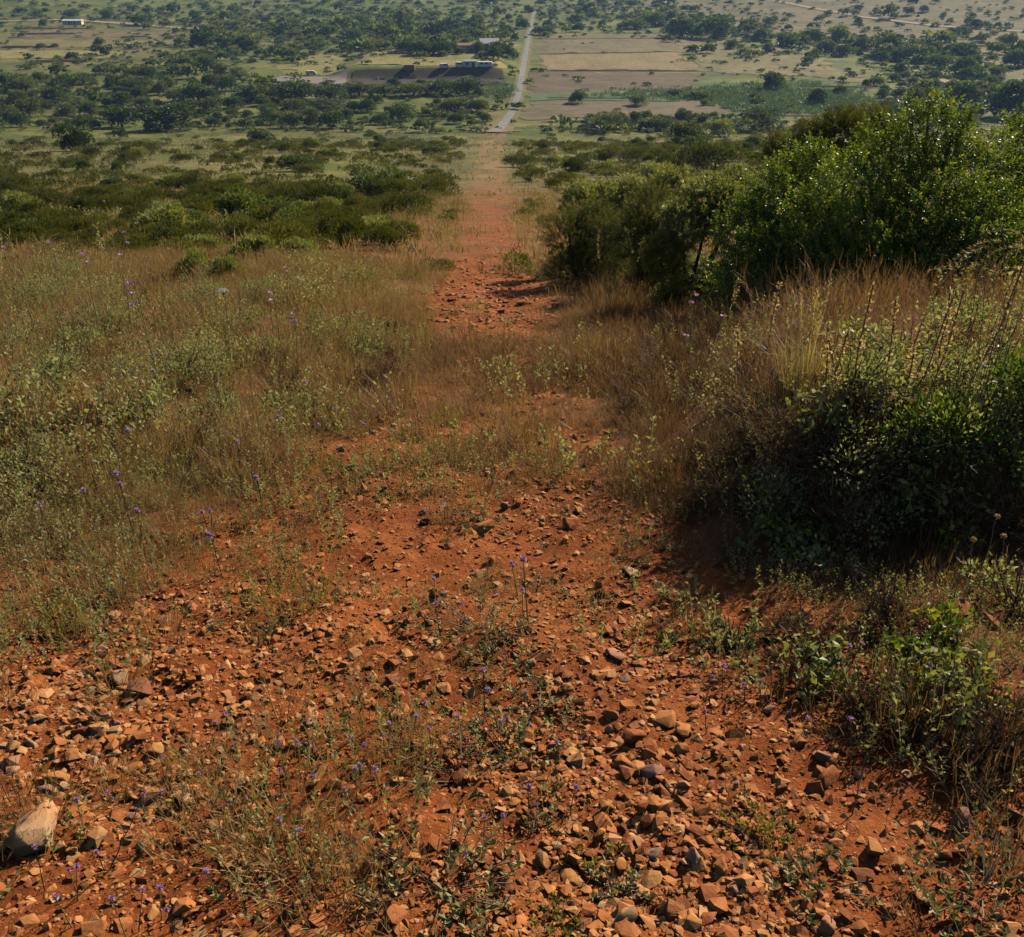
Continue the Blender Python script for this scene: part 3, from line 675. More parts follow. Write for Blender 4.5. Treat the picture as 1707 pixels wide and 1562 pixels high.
def gt(px, py, x, y):
    pn = vn(x * .8, y * .5, 71) - .5
    return .30 * brown(px, py) - .08 * paleleaf(px, py) + .03 - .21 * (1 - sm(px, 560, 760)) * (1 - sm(py, 800, 950)) + .36 * sm(px, 960, 1100) * (1 - .5 * blob(px, py, 1600, 620, 200, 100)) + .12 * blob(px, py, 820, 620, 200, 60) - .10 * blob(px, py, 330, 1340, 240, 160) - .12 * blob(px, py, 90, 1490, 180, 90) + .16 * pn + .10 * blob(px, py, 150, 470, 260, 60) - .12 * blob(px, py, 1600, 620, 200, 120)
lay(PA, 5200, 1.2, 5.5, lambda a, b, x, y: vegmask(a, b, x, y) * np.clip(1.5 * vn(x * 2.2, y * 2.2, 72) - .25, 0, 1) * (1 - .92 * sm(a, 1000, 1180)) * (1 - .7 * paleleaf(a, b)) * (1 - .5 * brown(a, b)), gt, gg)
lay(PB, 8800, 5, 17, lambda a, b, x, y: vegmask(a, b, x, y) * np.clip(1.5 * vn(x * 1.3, y * 1.1, 73) - .12, .1, 1) * (1 - .35 * (1 - sm(a, 500, 700))) * (1 - .55 * brown(a, b)) * (1 - .88 * sm(a, 960, 1150)) * (1 - .6 * sp(x, y)) * (1 - .86 * corridor(a, b)) * (1 - .5 * sm(a, 1150, 1280) * (1 - sm(b, 560, 640))), gt, gg)
lay(PA, 3600, 4.5, 12, lambda a, b, x, y: corridor(a, b) * vegmask(a, b, x, y) * .8, gt, gg, spread=.3)
lay(PC, 11000, 15, 65, lambda a, b, x, y: vegmask(a, b, x, y) * (.25 + .9 * vn(x / 4, y / 9, 74)) * (.15 + .85 * sm(np.abs(a - 815), 28, 60)), lambda a, b, x, y: -.05 + .36 * (vn(x / 7, y / 14, 75) - .5) - .08 * sm(y, 25, 60), gg, spread=.66)
lay(PD, 6500, 60, 300, lambda a, b, x, y: (1 - dirtmask(a, b, x, y)) * (.25 + .8 * vn(x / 16, y / 30, 76)), lambda a, b, x, y: -.22 + .30 * (vn(x / 20, y / 40, 77) - .5), gg, spread=.62)
tag(obj('grass', gg.mesh('grass', [M_GRASS])), kind='stuff')

# wiry brown undergrowth
gw = G()
WA = [P_wiry(34, .11, .12, .0020) for _ in range(5)]; WB = [P_wiry(38, .20, .24, .0032) for _ in range(5)]
wt = lambda px, py, x, y: -.05 + .12 * sm(px, 960, 1150) + .10 * brown(px, py) + .12 * (vn(x * 1.5, y * 1.5, 81) - .5) - .22 * blob(px, py, 330, 1330, 220, 150) - .2 * blob(px, py, 760, 1240, 200, 110)
lay(WA, 8500, 1.25, 5.2, lambda a, b, x, y: vegmask(a, b, x, y) * np.clip(.5 + .5 * brown(a, b), 0, 1) * (1 - .55 * sm(a, 1050, 1200) * sm(b, 860, 920)) * np.clip(1.6 * vn(x * 2.6, y * 2.6, 82) - .2, .05, 1), wt, gw)
lay(WB, 8500, 4.2, 17, lambda a, b, x, y: vegmask(a, b, x, y) * (.34 + .75 * brown(a, b) + .5 * sm(a, 1000, 1150)) * (1 - .82 * corridor(a, b)) * (1 - .92 * sm(b, 880, 950)) * (1 - .5 * sm(a, 1150, 1280) * (1 - sm(b, 560, 640))), wt, gw)
lay(WA, 5200, 4.5, 12, lambda a, b, x, y: corridor(a, b) * vegmask(a, b, x, y), wt, gw, spread=.3)
tag(obj('dry_undergrowth', gw.mesh('dry_undergrowth', [M_GRASS])), kind='stuff')

# leafy ground cover
gh = G()
HA = [P_herb(8, .09, .11, .0145, .0085, nl=11) for _ in range(6)]; HB = [P_herb(n_, .17, h_, l_, l_ * f_, a_, b_, k_) for (n_, h_, l_, f_, a_, b_, k_) in [(12, .22, .026, .62, .2, .9, 12), (14, .20, .020, .6, .3, 1, 13), (9, .30, .034, .6, .1, .7, 9), (16, .18, .016, .5, .4, 1.0, 14), (12, .26, .024, .7, .2, .8, 11), (10, .24, .030, .55, .3, .9, 10)]]; HC = [P_herb(9, .3, .34, .06, .036, nl=7) for _ in range(5)]
ht = lambda px, py, x, y: .45 * (vn(x * .8, y * .6, 91) - .5) + .06 - .1 * blob(px, py, 1600, 1050, 250, 200)
lay(HA, 7000, 1.25, 5.0, lambda a, b, x, y: vegmask(a, b, x, y) * (.26 + .8 * paleleaf(a, b)) * vn(x * 3, y * 3, 92) * 1.3, ht, gh)
lay(HB, 8600, 4.2, 16, lambda a, b, x, y: vegmask(a, b, x, y) * np.clip(.16 + 1.1 * paleleaf(a, b) + .25 * sm(a, 1100, 1300), 0, 1) * (.15 + 1.0 * sp(x, y)) * (1 - .62 * corridor(a, b)) * (1 - .4 * sm(a, 1150, 1280) * (1 - sm(b, 530, 600))), ht, gh, .55, 1.12)
lay(HC, 2600, 14, 48, lambda a, b, x, y: vegmask(a, b, x, y) * np.clip(vn(x / 3, y / 6, 94) * 1.8 - .75, 0, 1) * sm(np.abs(a - 815), 60, 160), ht, gh, spread=.62)
tag(obj('undergrowth', gh.mesh('undergrowth', [M_HERB])), kind='stuff')
# ------------------------------------------------------------------ small plants of the foreground, each a thing of its own
def plant(name, label, cat, group, p, parts, rot=None, s=1.0):
    """parts: list of (part name, mesh). Empty at the foot."""
    e = empty(name, (p[0], p[1], float(ground(p[0], p[1])))); tag(e, label, cat, group)
    e.rotation_euler = (0, 0, rng.uniform(0, 6.28) if rot is None else rot); e.scale = (s, s, s)
    for nm, me in parts: obj(nm, me, e)
    return e

# purple flower heads on thin stems
def flower_meshes(h, hr):
    gs = G(); b = np.array([0, 0, -.01]); t = np.array([rng.normal(0, h * .2), rng.normal(0, h * .2), h])
    pts = wiggle(b, t, 6, .06); tube(pts, np.linspace(.0016, .0009, 6), gs, .45, 0, 4)
    for k in range(5):
        q = pts[1 + k % 4]; leaves(q[None], rng.normal(0, 1, (1, 3)) + [0, 0, .5], .018, .004, rng.uniform(.2, .5), gs)
    ghd = G(); n = 46; c = pts[-1]; D = unit(rng.normal(size=(n, 3)) + [0, 0, .55])
    leaves(c + D * hr * .25, D, hr * rng.uniform(.7, 1.15, n), hr * .6, rng.uniform(0, 1, n), ghd, 0, .2)
    gc = G(); leaves(np.tile(c, (7, 1)), unit(rng.normal(size=(7, 3)) - [0, 0, .8]), hr * .8, hr * .35, .4, gc)
    return gs.mesh('stem', [M_STEM]), ghd.mesh('flower_head', [M_PURPLE]), gc.mesh('calyx', [M_STEM]), t
FL = [flower_meshes(h, r) for h, r in [(.10, .0062), (.12, .007), (.085, .0058), (.14, .0066), (.11, .0075), (.07, .0055)]]
FLPX = [(369,1200),(338,1209),(454,1221),(468,1234),(492,1232),(514,1239),(281,1259),(336,1282),(462,1288),(515,1291),(590,1288),(581,1310),(194,1306),(277,1320),(230,1327),(388,1338),(410,1322),(471,1372),(52,1419),(164,1412),(111,1442),(119,1459),(254,1471),(103,1489),(216,1504),(194,1502),(282,1507),(354,1439),(491,1385),(126,1340),
 (777,1004),(733,1009),(806,1129),(829,1149),(872,1153),(714,1175),(834,1198),(845,1191),(777,1205),(753,1216),(719,1219),(643,1221),(600,1230),(640,1236),(615,1242),(596,1265),(620,1286),(634,1288),(786,1240),(935,1233),(967,1240),(952,1301),(880,1317),(893,1351),(841,1356),(801,1366),(768,1417),(681,1198),(694,1205),
 (1371,1101),(1419,1092),(1395,1097),(1428,1059),(1181,1123),(1212,1115),(1249,1137),(1276,1136),(1344,1183),(1416,1155),(1182,1192),(1548,1094),(1430,1205),(864,937),(881,937),(893,957),(724,977),(873,981),(345,848),(359,888),(431,792),(391,741),(607,712),(553,684),(509,642),(250,600),(252,621),(215,715),(205,812),(197,785),(146,817),(59,840),(342,848),(225,850),(461,693),(537,701)]
FMARK = MARKS + [('pale boulder', 62, 1385), ('pale leafy bank', 350, 600), ('wispy grey plant up the track', 800, 760)]
for (a, b) in FLPX:
    k = int(rng.integers(len(FL))); sc = 1.0 if b > 1150 else (1.25 if b > 950 else 1.9)
    h = FL[k][3][2] * sc; p = at(a, b, h)
    plant('purple_flower', place_label('purple flower head on a thin stem', a, b, FMARK), 'flower', 'purple flowers in the dry grass', p,
          [('stem', FL[k][0]), ('flower_head', FL[k][1]), ('calyx', FL[k][2])], None, sc)

# tall mallow stalks and the white umbel at the edge of the field
def mallow(h, nf):
    gs = G(); t = np.array([rng.normal(0, .05), rng.normal(0, .03), h]); pts = wiggle((0, 0, -.02), t, 9, .05); tube(pts, np.linspace(.006, .003, 9), gs, .75, 0, 5)
    gl = G(); n = 14; q = pts[rng.integers(1, 8, n)] + rng.normal(0, .003, (n, 3)); leaves(q, rng.normal(size=(n, 3)) + [0, 0, .2], .026, .015, rng.uniform(.1, .6, n), gl)
    fl = []
    for k in range(nf):
        gf = G(); z = pts[-1] * (1 - .09 * k) + np.array([rng.normal(0, .014), rng.normal(0, .014), 0]); n = 9; D = unit(np.stack([np.cos(np.arange(n) * 2.4), np.sin(np.arange(n) * 2.4), rng.uniform(.1, .9, n)], 1))
        leaves(np.tile(z, (n, 1)), D, .024, .020, rng.uniform(0, 1, n), gf); fl.append(gf.mesh('flower', [M_PINK]))
    return [('stem', gs.mesh('stem', [M_STEM])), ('leaves', gl.mesh('leaves', [M_HERB]))] + [('flower', f) for f in fl]
MAL = [((175, 336), 1.0, 1, 'tallest pink mallow stalk rising over the dark heath at the field edge'), ((217, 398), .9, 2, 'pink mallow stalk with two blooms just right of the tallest stalk'), ((236, 474), .8, 3, 'stout mallow with the biggest pink bloom in the dry grass'),
       ((194, 428), .8, 1, 'single bloomed mallow below the tallest pink stalk'), ((29, 414), .8, 1, 'pink mallow by itself at the left end of the grassy field edge'), ((141, 425), .8, 2, 'pale pink mallow between the lone left stalk and the tallest one'), ((97, 404), .75, 1, 'faint pink mallow half sunk in tall straw grass'),
       ((446, 489), .6, 1, 'lilac mallow in the grass right of the white umbel'), ((486, 526), .55, 2, 'low lilac mallow with two blooms near the track edge'), ((460, 500), .6, 1, 'slim lilac mallow between two others near the white umbel'),
       ((1154, 496), .6, 2, 'pale lilac mallow on the right bank before the black shade of the shrubs'), ((1174, 526), .5, 1, 'small lilac mallow leaning below the pale one on the right bank'), ((1160, 560), .45, 1, 'lowest lilac mallow in the brown thyme of the right bank'), ((470, 455), .6, 1, 'thin mallow with a faint bloom before the bright green bushes')]
for (pp, h, nf, lab) in MAL:
    p = at(pp[0], pp[1], h)
    if p[1] > 17: p = at_y(pp[0], pp[1], 15.5); h = max(.5, p[2] - float(ground(p[0], p[1])))
    plant('mallow', lab, 'flower', None, p, mallow(h, nf), 0)
gs = G(); tube(wiggle((0, 0, -.02), (0.02, 0, .62), 7, .04), .003, gs, .6, 0, 5); gu = G()
for k in range(16):
    a = k * 2.4; r = .007 * math.sqrt(k); tube([(0.02, 0, .60), (.02 + r * 1.6 * math.cos(a), r * 1.6 * math.sin(a), .64)], .0012, gs, .5, 0, 4)
    n = 12; c = np.array([.02 + r * 1.6 * math.cos(a), r * 1.6 * math.sin(a), .64]); leaves(c + rng.normal(0, .006, (n, 3)) * [1, 1, .3], rng.normal(size=(n, 3)) + [0, 0, .6], .008, .007, rng.uniform(0, 1, n), gu)
plant('umbel_flower', 'flat white umbel flower standing in the dry grass before the green bushes', 'flower', None, at(367, 484, .64), [('stem', gs.mesh('stem', [M_STEM])), ('flower_head', gu.mesh('flower_head', [M_WHITE]))], 0)

# tufts and cushions
def tuft_parts(nb, r, h, w, mat, t0=.1, t1=.9, herb=0):
    V = P_grass(nb, r, h * .5, h, w, .42, .5, t0, t1); out = [('blades', make_mesh('blades', V[0], V[1], V[2], [mat], V[3]))]
    if herb:
        H = P_herb(herb, r * 1.05, h * .8, h * .16, h * .085, t0, t1); out.append(('leaves', make_mesh('leaves', H[0], H[1], H[2], [mat], H[3])))
    return out
TUFTS = [((490, 1010), .17, .10, .003, M_YELLOW, 26, 160, 'mossy yellow green cushion spreading over the red dirt left of centre'), ((105, 1045), .085, .15, .0028, M_YELLOW, 6, 150, 'bright green grass tuft standing in dry weeds at the left edge'),
         ((525, 782), .15, .11, .004, M_YELLOW, 14, 160, 'low yellow green tuft on the track beside the pale stone'), ((742, 708), .10, .17, .0035, M_YELLOW, 0, 150, 'upright yellow green tuft in the middle of the track'),
         ((910, 770), .09, .10, .004, M_YELLOW, 5, 100, 'small yellowish tuft right of the wispy grey plant'), ((605, 470), .22, .42, .006, M_YELLOW, 0, 170, 'green broom tuft at the edge of the field beside the track'), ((690, 735), .09, .10, .004, M_YELLOW, 4, 90, 'thin yellow tuft on the bare dirt left of the upright tuft')]
for (pp, r, h, w_, m_, hb, nb, lab) in TUFTS:
    p = at(*pp); plant('grass_tuft', lab, 'tuft', None, p, tuft_parts(nb, r, h, w_, m_, herb=hb))
# straw tuft with flower spikes on the right bank
V = P_grass(380, .13, .15, .40, .0032, .34, .4, .1, .9); gsp = G()
bp = at(1340, 655); n = 26; th = rng.uniform(0, 6.28, n); ln = np.abs(rng.normal(0, .22, n)); L = rng.uniform(.34, .56, n)
D = np.stack([np.cos(th) * np.sin(ln), np.sin(th) * np.sin(ln), np.cos(ln)], 1); blades(np.zeros((n, 3)), th, ln, L, np.full(n, .003), np.full(n, .08), rng.uniform(.4, .9, n), gsp)
for i in range(n):
    k = 16; q = D[i] * (L[i] * np.linspace(.78, 1.0, k))[:, None]; leaves(q, D[i] + rng.normal(0, .35, (k, 3)), .022, .006, rng.uniform(.3, 1, k), gsp)
plant('grass_tuft', 'golden straw tuft with tall feathery spikes on the right bank', 'tuft', None, bp, [('blades', make_mesh('blades', V[0], V[1], V[2] , [M_STRAW], V[3])), ('flower_spikes', gsp.mesh('flower_spikes', [M_STRAW]))])

# grey sage: trailing stems of felted leaves
def sage_parts(ns, r, h, ll, lw, mat=None):
    H = P_herb(ns, r, h, ll, lw, .1, .9, 10, .9, False); g = G()
    for i in range(max(4, ns // 2)):
        a = rng.uniform(0, 6.28); tube(wiggle((0, 0, -.01), (r * 1.1 * math.cos(a), r * 1.1 * math.sin(a), h * rng.uniform(.2, .7)), 6, .12), .0016, g, rng.uniform(.2, .7), 0, 4)
    return [('leaves', make_mesh('leaves', H[0], H[1], H[2], [mat or M_SAGE], H[3])), ('stem', g.mesh('stem', [M_BARK]))]
SAGE = [((800, 1050), 34, .17, .10, .022, .011, M_SAGE, 'trailing grey leaved sage across the middle of the track'), ((850, 1110), 24, .12, .07, .022, .011, M_SAGE, 'thin grey sage creeping below the trailing clump in mid track'),
        ((910, 1180), 22, .11, .06, .020, .011, M_SAGE, 'row of small grey felted leaves right of the purple flower patch'), ((850, 1265), 30, .13, .09, .024, .013, M_SAGE, 'grey green sage at the right of the purple flower patch'),
        ((735, 1240), 26, .15, .12, .016, .005, M_HERB, 'bushy green thyme in the middle of the purple flower patch'), ((770, 1300), 24, .16, .10, .014, .004, M_HERB, 'low dark thyme below the middle of the purple flower patch'), ((735, 1480), 34, .16, .10, .026, .013, M_SAGE, 'leafy grey sage near the bottom of the track'),
        ((1025, 1490), 16, .05, .05, .020, .013, M_SAGE, 'small grey sage sprig standing behind the pale tan slab'), ((1265, 1395), 26, .085, .055, .020, .012, M_YELLOW, 'fleshy green rosette on the dirt below the rust block'), ((780, 760), 26, .24, .10, .022, .012, M_SAGE, 'wispy grey plant around the rust cobble up the track'),
        ((780, 880), 18, .16, .05, .024, .013, M_SAGE, 'sparse grey sprigs on the stony middle of the track'), ((1090, 920), 22, .14, .08, .022, .012, M_SAGE, 'grey sage at the edge of the bank shadow'), ((1360, 1480), 22, .10, .05, .022, .012, M_SAGE, 'grey sprig with pale leaves near the bottom right stones'),
        ((1640, 1480), 34, .15, .09, .022, .011, M_SAGE, 'grey leafy clump in the bottom right corner'), ((980, 1010), 18, .10, .06, .02, .01, M_SAGE, 'grey tuft on the stony track left of the bank shadow'), ((1160, 1010), 18, .12, .06, .022, .012, M_HERB, 'small green herb just below the bank shadow'), ((900, 1340), 16, .09, .05, .018, .008, M_HERB, 'small green herb at the right foot of the purple flower patch'),
        ((1000, 1440), 12, .05, .04, .018, .01, M_YELLOW, 'tiny bright green seedling among the bottom cobbles'), ((925, 1545), 14, .05, .05, .018, .011, M_YELLOW, 'bright green seedling at the bottom edge left of the pale slab'), ((1500, 985), 20, .07, .06, .024, .014, M_YELLOW, 'bright yellow green seedling cluster by the rust stones of the bank'),
        ((1130, 1085), 18, .09, .04, .02, .012, M_YELLOW, 'creeping bright green herb just below the bank shadow tip'), ((400, 1010), 22, .10, .06, .016, .008, M_YELLOW, 'left lobe of green cushion herbs on the red dirt'), ((450, 1055), 16, .06, .04, .015, .008, M_HERB, 'small herb at the lower rim of the mossy cushion')]
for (pp, ns, r, h, ll, lw, m_, lab) in SAGE:
    nm, ct = ('sage_plant', 'sage plant') if 'sage' in lab or 'grey' in lab else (('thyme_plant', 'thyme plant') if 'thyme' in lab else ('green_herb', 'herb'))
    plant(nm, lab, ct, None, at(*pp), sage_parts(ns, r, h, ll, lw, m_))

# brambles and leafy shoots on the bank
def bramble_parts(nc, L, h):
    gc = G(); gl = G()
    for i in range(nc):
        a = rng.uniform(0, 6.28); e = np.array([math.cos(a), math.sin(a), 0]) * L * rng.uniform(.5, 1.1); t = np.linspace(0, 1, 9)[:, None]
        pts = e * t + np.array([0, 0, 1]) * (h * rng.uniform(.6, 1.1) * 4 * t * (1 - t * .82)) * .5 + rng.normal(0, .008, (9, 3)); tube(pts, .0028, gc, rng.uniform(.3, .9), 0, 4)
        k = 34; q = pts[rng.integers(1, 9, k)] + rng.normal(0, .02, (k, 3)); leaves(q, rng.normal(size=(k, 3)) + [0, 0, .3], rng.uniform(.022, .042, k), rng.uniform(.016, .028, k), np.clip(rng.normal(.5, .25, k), 0, 1), gl, 0, .15)
    return [('cane', gc.mesh('cane', [M_STEM])), ('leaves', gl.mesh('leaves', [M_SHRUB if rng.uniform() < .5 else M_PALE]))]
for (pp, nc, L, h, lab) in [((1560, 1105), 9, .24, .17, 'bramble shoots with bright leaves over the dark hollow'), ((1480, 1130), 7, .2, .14, 'leafy bramble hanging left of the bright shoots'), ((1400, 1140), 7, .18, .12, 'small bramble with pale leaves beside the purple flowers on the right'),
                            ((1640, 1180), 8, .25, .16, 'tangled bramble in the dark weeds at the right edge'), ((1690, 800), 9, .3, .3, 'bright green bramble at the right edge of the bank'), ((1590, 900), 9, .28, .24, 'bramble growing over the black hollow of the bank'), ((1420, 720), 8, .3, .25, 'leafy bramble on top of the bank below the golden straw tuft'),
                            ((1300, 905), 8, .22, .16, 'green bramble in the black shade under the bank'), ((1350, 930), 8, .22, .18, 'bramble at the foot of the shaded bank'), ((1500, 830), 9, .3, .22, 'bramble trailing down the shaded face of the bank'), ((1620, 640), 9, .35, .3, 'bramble with yellowing leaves along the crest of the bank'), ((1450, 600), 8, .3, .25, 'bramble right of the golden straw tuft')]:
    plant('bramble', lab, 'bramble', None, at(*pp), bramble_parts(nc, L, h))

# low bushes along the crest and face of the bank
def mound_parts(kind, r, h):
    k = 10; g = G(); C = np.stack([rng.normal(0, r * .4, k), rng.normal(0, r * .35, k), rng.uniform(.25, .62, k) * h], 1); n = int(5200 * r); i = rng.integers(0, k, n); D = unit(rng.normal(size=(n, 3)) + [0, 0, .2])
    P = C[i] + D * (rng.uniform(.45, 1.0, n) * h * .42)[:, None]; P[:, 2] = np.maximum(P[:, 2], .01); s = dict(leafy=(.030, .017), brown=(.034, .006), olive=(.022, .012))[kind]
    leaves(P, D + rng.normal(0, .5, (n, 3)) + [0, 0, .4], s[0] * rng.uniform(.6, 1.3, n), s[1] * rng.uniform(.7, 1.2, n), np.clip(rng.normal(.5, .2, n), 0, 1), g)
    g2 = G()
    for q in range(26):
        e = C[q % k] + rng.normal(0, .35 * h, 3); e[2] = abs(e[2]) + .05; tube(wiggle((rng.normal(0, r * .03), rng.normal(0, r * .03), -.02), e, 6, .12), np.linspace(.004, .0015, 6), g2, rng.uniform(.1, .8), 0, 4)
    return [('foliage', g.mesh('foliage', [dict(leafy=M_SHRUB, brown=M_BROWN, olive=M_HERB)[kind]])), ('twigs', g2.mesh('twigs', [M_BARK]))]
for (pp, kd, r, h, lab) in [((1230, 790), 'brown', .24, .26, 'brown wiry bush at the left shoulder of the bank'), ((1330, 770), 'brown', .26, .30, 'brown twiggy bush overhanging the black hollow'), ((1430, 790), 'olive', .24, .28, 'dark leafy bush on the lip of the black hollow'), ((1530, 770), 'leafy', .30, .34, 'large dark leafy bush right of the lip of the hollow'), ((1640, 760), 'olive', .30, .36, 'dark leafy bush near the right edge of the bank'),
                            ((1390, 870), 'brown', .2, .2, 'brown twiggy tangle in front of the leafy hollow'), ((1570, 890), 'brown', .22, .24, 'dry brown tangle right of the middle of the hollow'), ((1240, 850), 'brown', .2, .2, 'dark dry tangle at the left foot of the bank'), ((1290, 860), 'olive', .18, .20, 'dark leafy bush inside the shade of the bank'), ((1480, 880), 'olive', .22, .24, 'dark leafy bush in the middle of the hollow'), ((1690, 880), 'brown', .24, .30, 'brown wiry bush at the right edge beside the hollow'), ((1250, 690), 'brown', .28, .26, 'brown dry thyme left of the golden straw tuft'), ((1140, 620), 'brown', .34, .28, 'wide brown dry thyme beside the track under the mallows'), ((1060, 700), 'brown', .22, .18, 'low brown thyme at the edge of the track'), ((1190, 540), 'brown', .36, .34, 'brown dry thyme under the pale lilac mallow'), ((1050, 520), 'brown', .34, .28, 'grey brown thyme where the bank meets the track'),
                            ((1640, 590), 'olive', .36, .34, 'olive leafy bush on the bank top at the right edge'), ((1520, 640), 'olive', .30, .28, 'olive bush behind the crest of the bank'), ((1410, 660), 'olive', .26, .24, 'olive bush right under the golden straw tuft'), ((1700, 680), 'leafy', .26, .30, 'green leafy bush cut by the right edge above the hollow'), ((1620, 1290), 'brown', .15, .13, 'brown wiry tangle behind the upright mauve slab'), ((1530, 1220), 'brown', .16, .14, 'dark dry tangle below the bramble shoots'), ((1680, 1240), 'brown', .18, .15, 'dry brown tangle at the right edge below the brambles'), ((1440, 1200), 'brown', .13, .11, 'small dry tangle left of the bramble shoots'), ((1350, 1090), 'brown', .15, .11, 'dry brown sprigs below the bank shadow'), ((1220, 1080), 'olive', .12, .08, 'low olive herb at the lower edge of the bank shadow'), ((1480, 1040), 'brown', .2, .12, 'brown thyme on the red soil under the bank'), ((1690, 1010), 'olive', .2, .18, 'low leafy bush at the right edge under the bank'), ((90, 640), 'olive', .30, .30, 'leafy bush deep in the weeds at the left edge'), ((300, 640), 'olive', .36, .30, 'pale olive bush in the middle of the left leafy bank'), ((450, 610), 'olive', .32, .26, 'pale olive bush toward the track on the left leafy bank'), ((180, 560), 'olive', .40, .34, 'pale leafy bush behind the deep weeds on the left'), ((640, 640), 'brown', .26, .18, 'brown thyme on the left verge of the track'), ((40, 800), 'olive', .2, .2, 'grey olive bush at the left edge of the weeds'), ((520, 500), 'olive', .36, .3, 'olive leafy bush below the bright green bushes'), ((350, 520), 'olive', .4, .34, 'green leafy bush beside the white umbel')]:
    plant('low_bush', lab, 'bush', None, at(*pp), mound_parts(kd, r, h))

LBM = [('pale leafy bank', 350, 590), ('tallest pink mallow', 175, 400), ('white umbel', 367, 484), ('stout mallow', 236, 474), ('deep weeds at the left edge', 60, 660), ('bright green bushes', 500, 425), ('narrow red track', 760, 540)]
for (a, b, kd, r, h) in [(60, 520, 'olive', .4, .36), (130, 600, 'olive', .34, .28), (240, 700, 'olive', .28, .22), (400, 560, 'olive', .38, .32), (560, 560, 'olive', .34, .24), (150, 720, 'brown', .24, .18), (380, 690, 'olive', .24, .18), (30, 590, 'olive', .3, .26), (250, 500, 'brown', .4, .3), (480, 660, 'brown', .24, .16), (590, 600, 'olive', .28, .18), (100, 470, 'olive', .45, .38), (430, 500, 'olive', .4, .32), (660, 560, 'brown', .26, .18), (330, 760, 'brown', .2, .13)]:
    plant('low_bush', place_label({'olive': 'grey olive leafy low bush', 'brown': 'brown wiry thyme mound'}[kd], a, b, LBM), 'bush', 'low bushes of the left field', at(a, b), mound_parts(kd, r, h))

# dry stalks with seed heads
def seed_stalk(h, kind):
    gs = G(); t = np.array([rng.normal(0, h * .14), rng.normal(0, h * .08), h]); pts = wiggle((0, 0, -.02), t, 8, .06); tube(pts, np.linspace(.0022, .0012, 8), gs, rng.uniform(.7, 1), 0, 4)
    gq = G()
    if kind == 'round':
        n = 40; D = unit(rng.normal(size=(n, 3))); leaves(pts[-1] + D * .002, D, .011, .006, rng.uniform(0, 1, n), gq)
    elif kind == 'plume':
        e = pts[-1]; aim = np.array([rng.choice([-1, -1, 1]) * rng.uniform(.16, .30), rng.normal(0, .08), rng.uniform(.0, .14)]); t = np.linspace(0, 1, 12)[:, None]; sp = e + aim * t + np.array([0, 0, -.12]) * t ** 2; tube(sp, .0012, gs, .8, 0, 4)
        k = 90; q = sp[rng.integers(0, 12, k)]; leaves(q, unit(aim) + rng.normal(0, .35, (k, 3)) + [0, 0, -.15], rng.uniform(.014, .03, k), .0035, rng.uniform(.2, 1, k), gq)
    else:
        k = 70; u_ = rng.uniform(4, 7, k); i_ = u_.astype(int); q = pts[i_] + (pts[np.minimum(i_ + 1, 7)] - pts[i_]) * (u_ - i_)[:, None] + rng.normal(0, .007, (k, 3)); tube(pts[4:], .003, gq, .3, 0, 4); leaves(q, rng.normal(size=(k, 3)) + [0, 0, .5], .021, .012, rng.uniform(.2, 1, k), gq)
    return [('stem', gs.mesh('stem', [M_STEM])), ('seed_head', gq.mesh('seed_head', [M_STRAW if kind == 'plume' else M_SEED]))]
SST = [((1460, 478), .8, 'knot'), ((1500, 490), .8, 'knot'), ((1545, 500), .75, 'knot'), ((1585, 500), .7, 'knot'), ((1380, 545), .55, 'knot'), ((1405, 530), .6, 'knot'), ((1440, 560), .5, 'knot'), ((1530, 545), .55, 'knot'), ((1290, 480), .6, 'knot'), ((1300, 520), .5, 'knot'), ((1618, 445), .9, 'knot'), ((1560, 470), .85, 'knot'),
       ((1570, 870), .25, 'round'), ((1660, 865), .28, 'round'), ((1640, 905), .25, 'round'), ((1655, 955), .22, 'round'), ((1605, 940), .2, 'round'), ((1460, 830), .25, 'round'), ((1550, 850), .25, 'round'), ((1680, 890), .25, 'round'), ((1570, 780), .3, 'round'), ((1520, 770), .3, 'round'),
       ((1640, 410), .95, 'plume'), ((1660, 420), .95, 'plume'), ((1685, 430), .9, 'plume'), ((1700, 450), .9, 'plume'), ((1650, 455), .85, 'plume'), ((1690, 480), .8, 'plume'), ((1215, 465), .5, 'knot'), ((1250, 545), .5, 'knot'), ((1010, 375), .9, 'knot'), ((1690, 410), 1.0, 'plume'), ((1705, 395), 1.0, 'plume'), ((1670, 470), .8, 'plume'), ((1640, 500), .75, 'plume'), ((1700, 520), .8, 'plume'), ((1660, 385), 1.0, 'plume'), ((1675, 500), .75, 'plume')]
SMARK = [('golden straw tuft', 1340, 600), ('black shade of the tall shrub', 1450, 460), ('right edge of the bank', 1690, 700), ('black hollow of the bank', 1420, 880), ('pale lilac mallow', 1154, 496), ('bright bramble shoots', 1560, 1085), ('grey rock behind the straw tuft', 1320, 545)]
for (pp, h, kd) in SST:
    p = at(pp[0], pp[1], h)
    if p[1] > 10 and pp[0] > 1150: p = at_y(pp[0], pp[1], 7.6); h = max(.4, p[2] - float(ground(p[0], p[1])))
    if pp[0] == 1010: p = at_y(pp[0], pp[1], 13.0); h = p[2] - float(ground(p[0], p[1]))
    head = {'knot': 'dry stalk with knotted brown seed heads', 'round': 'thin stalk with a round dry seed head', 'plume': 'arching straw grass plume'}[kd]
    plant('seed_stalk', place_label(head, pp[0], pp[1], SMARK), 'stalk', 'dry stalks on the right bank', p, seed_stalk(h, kd), 0)

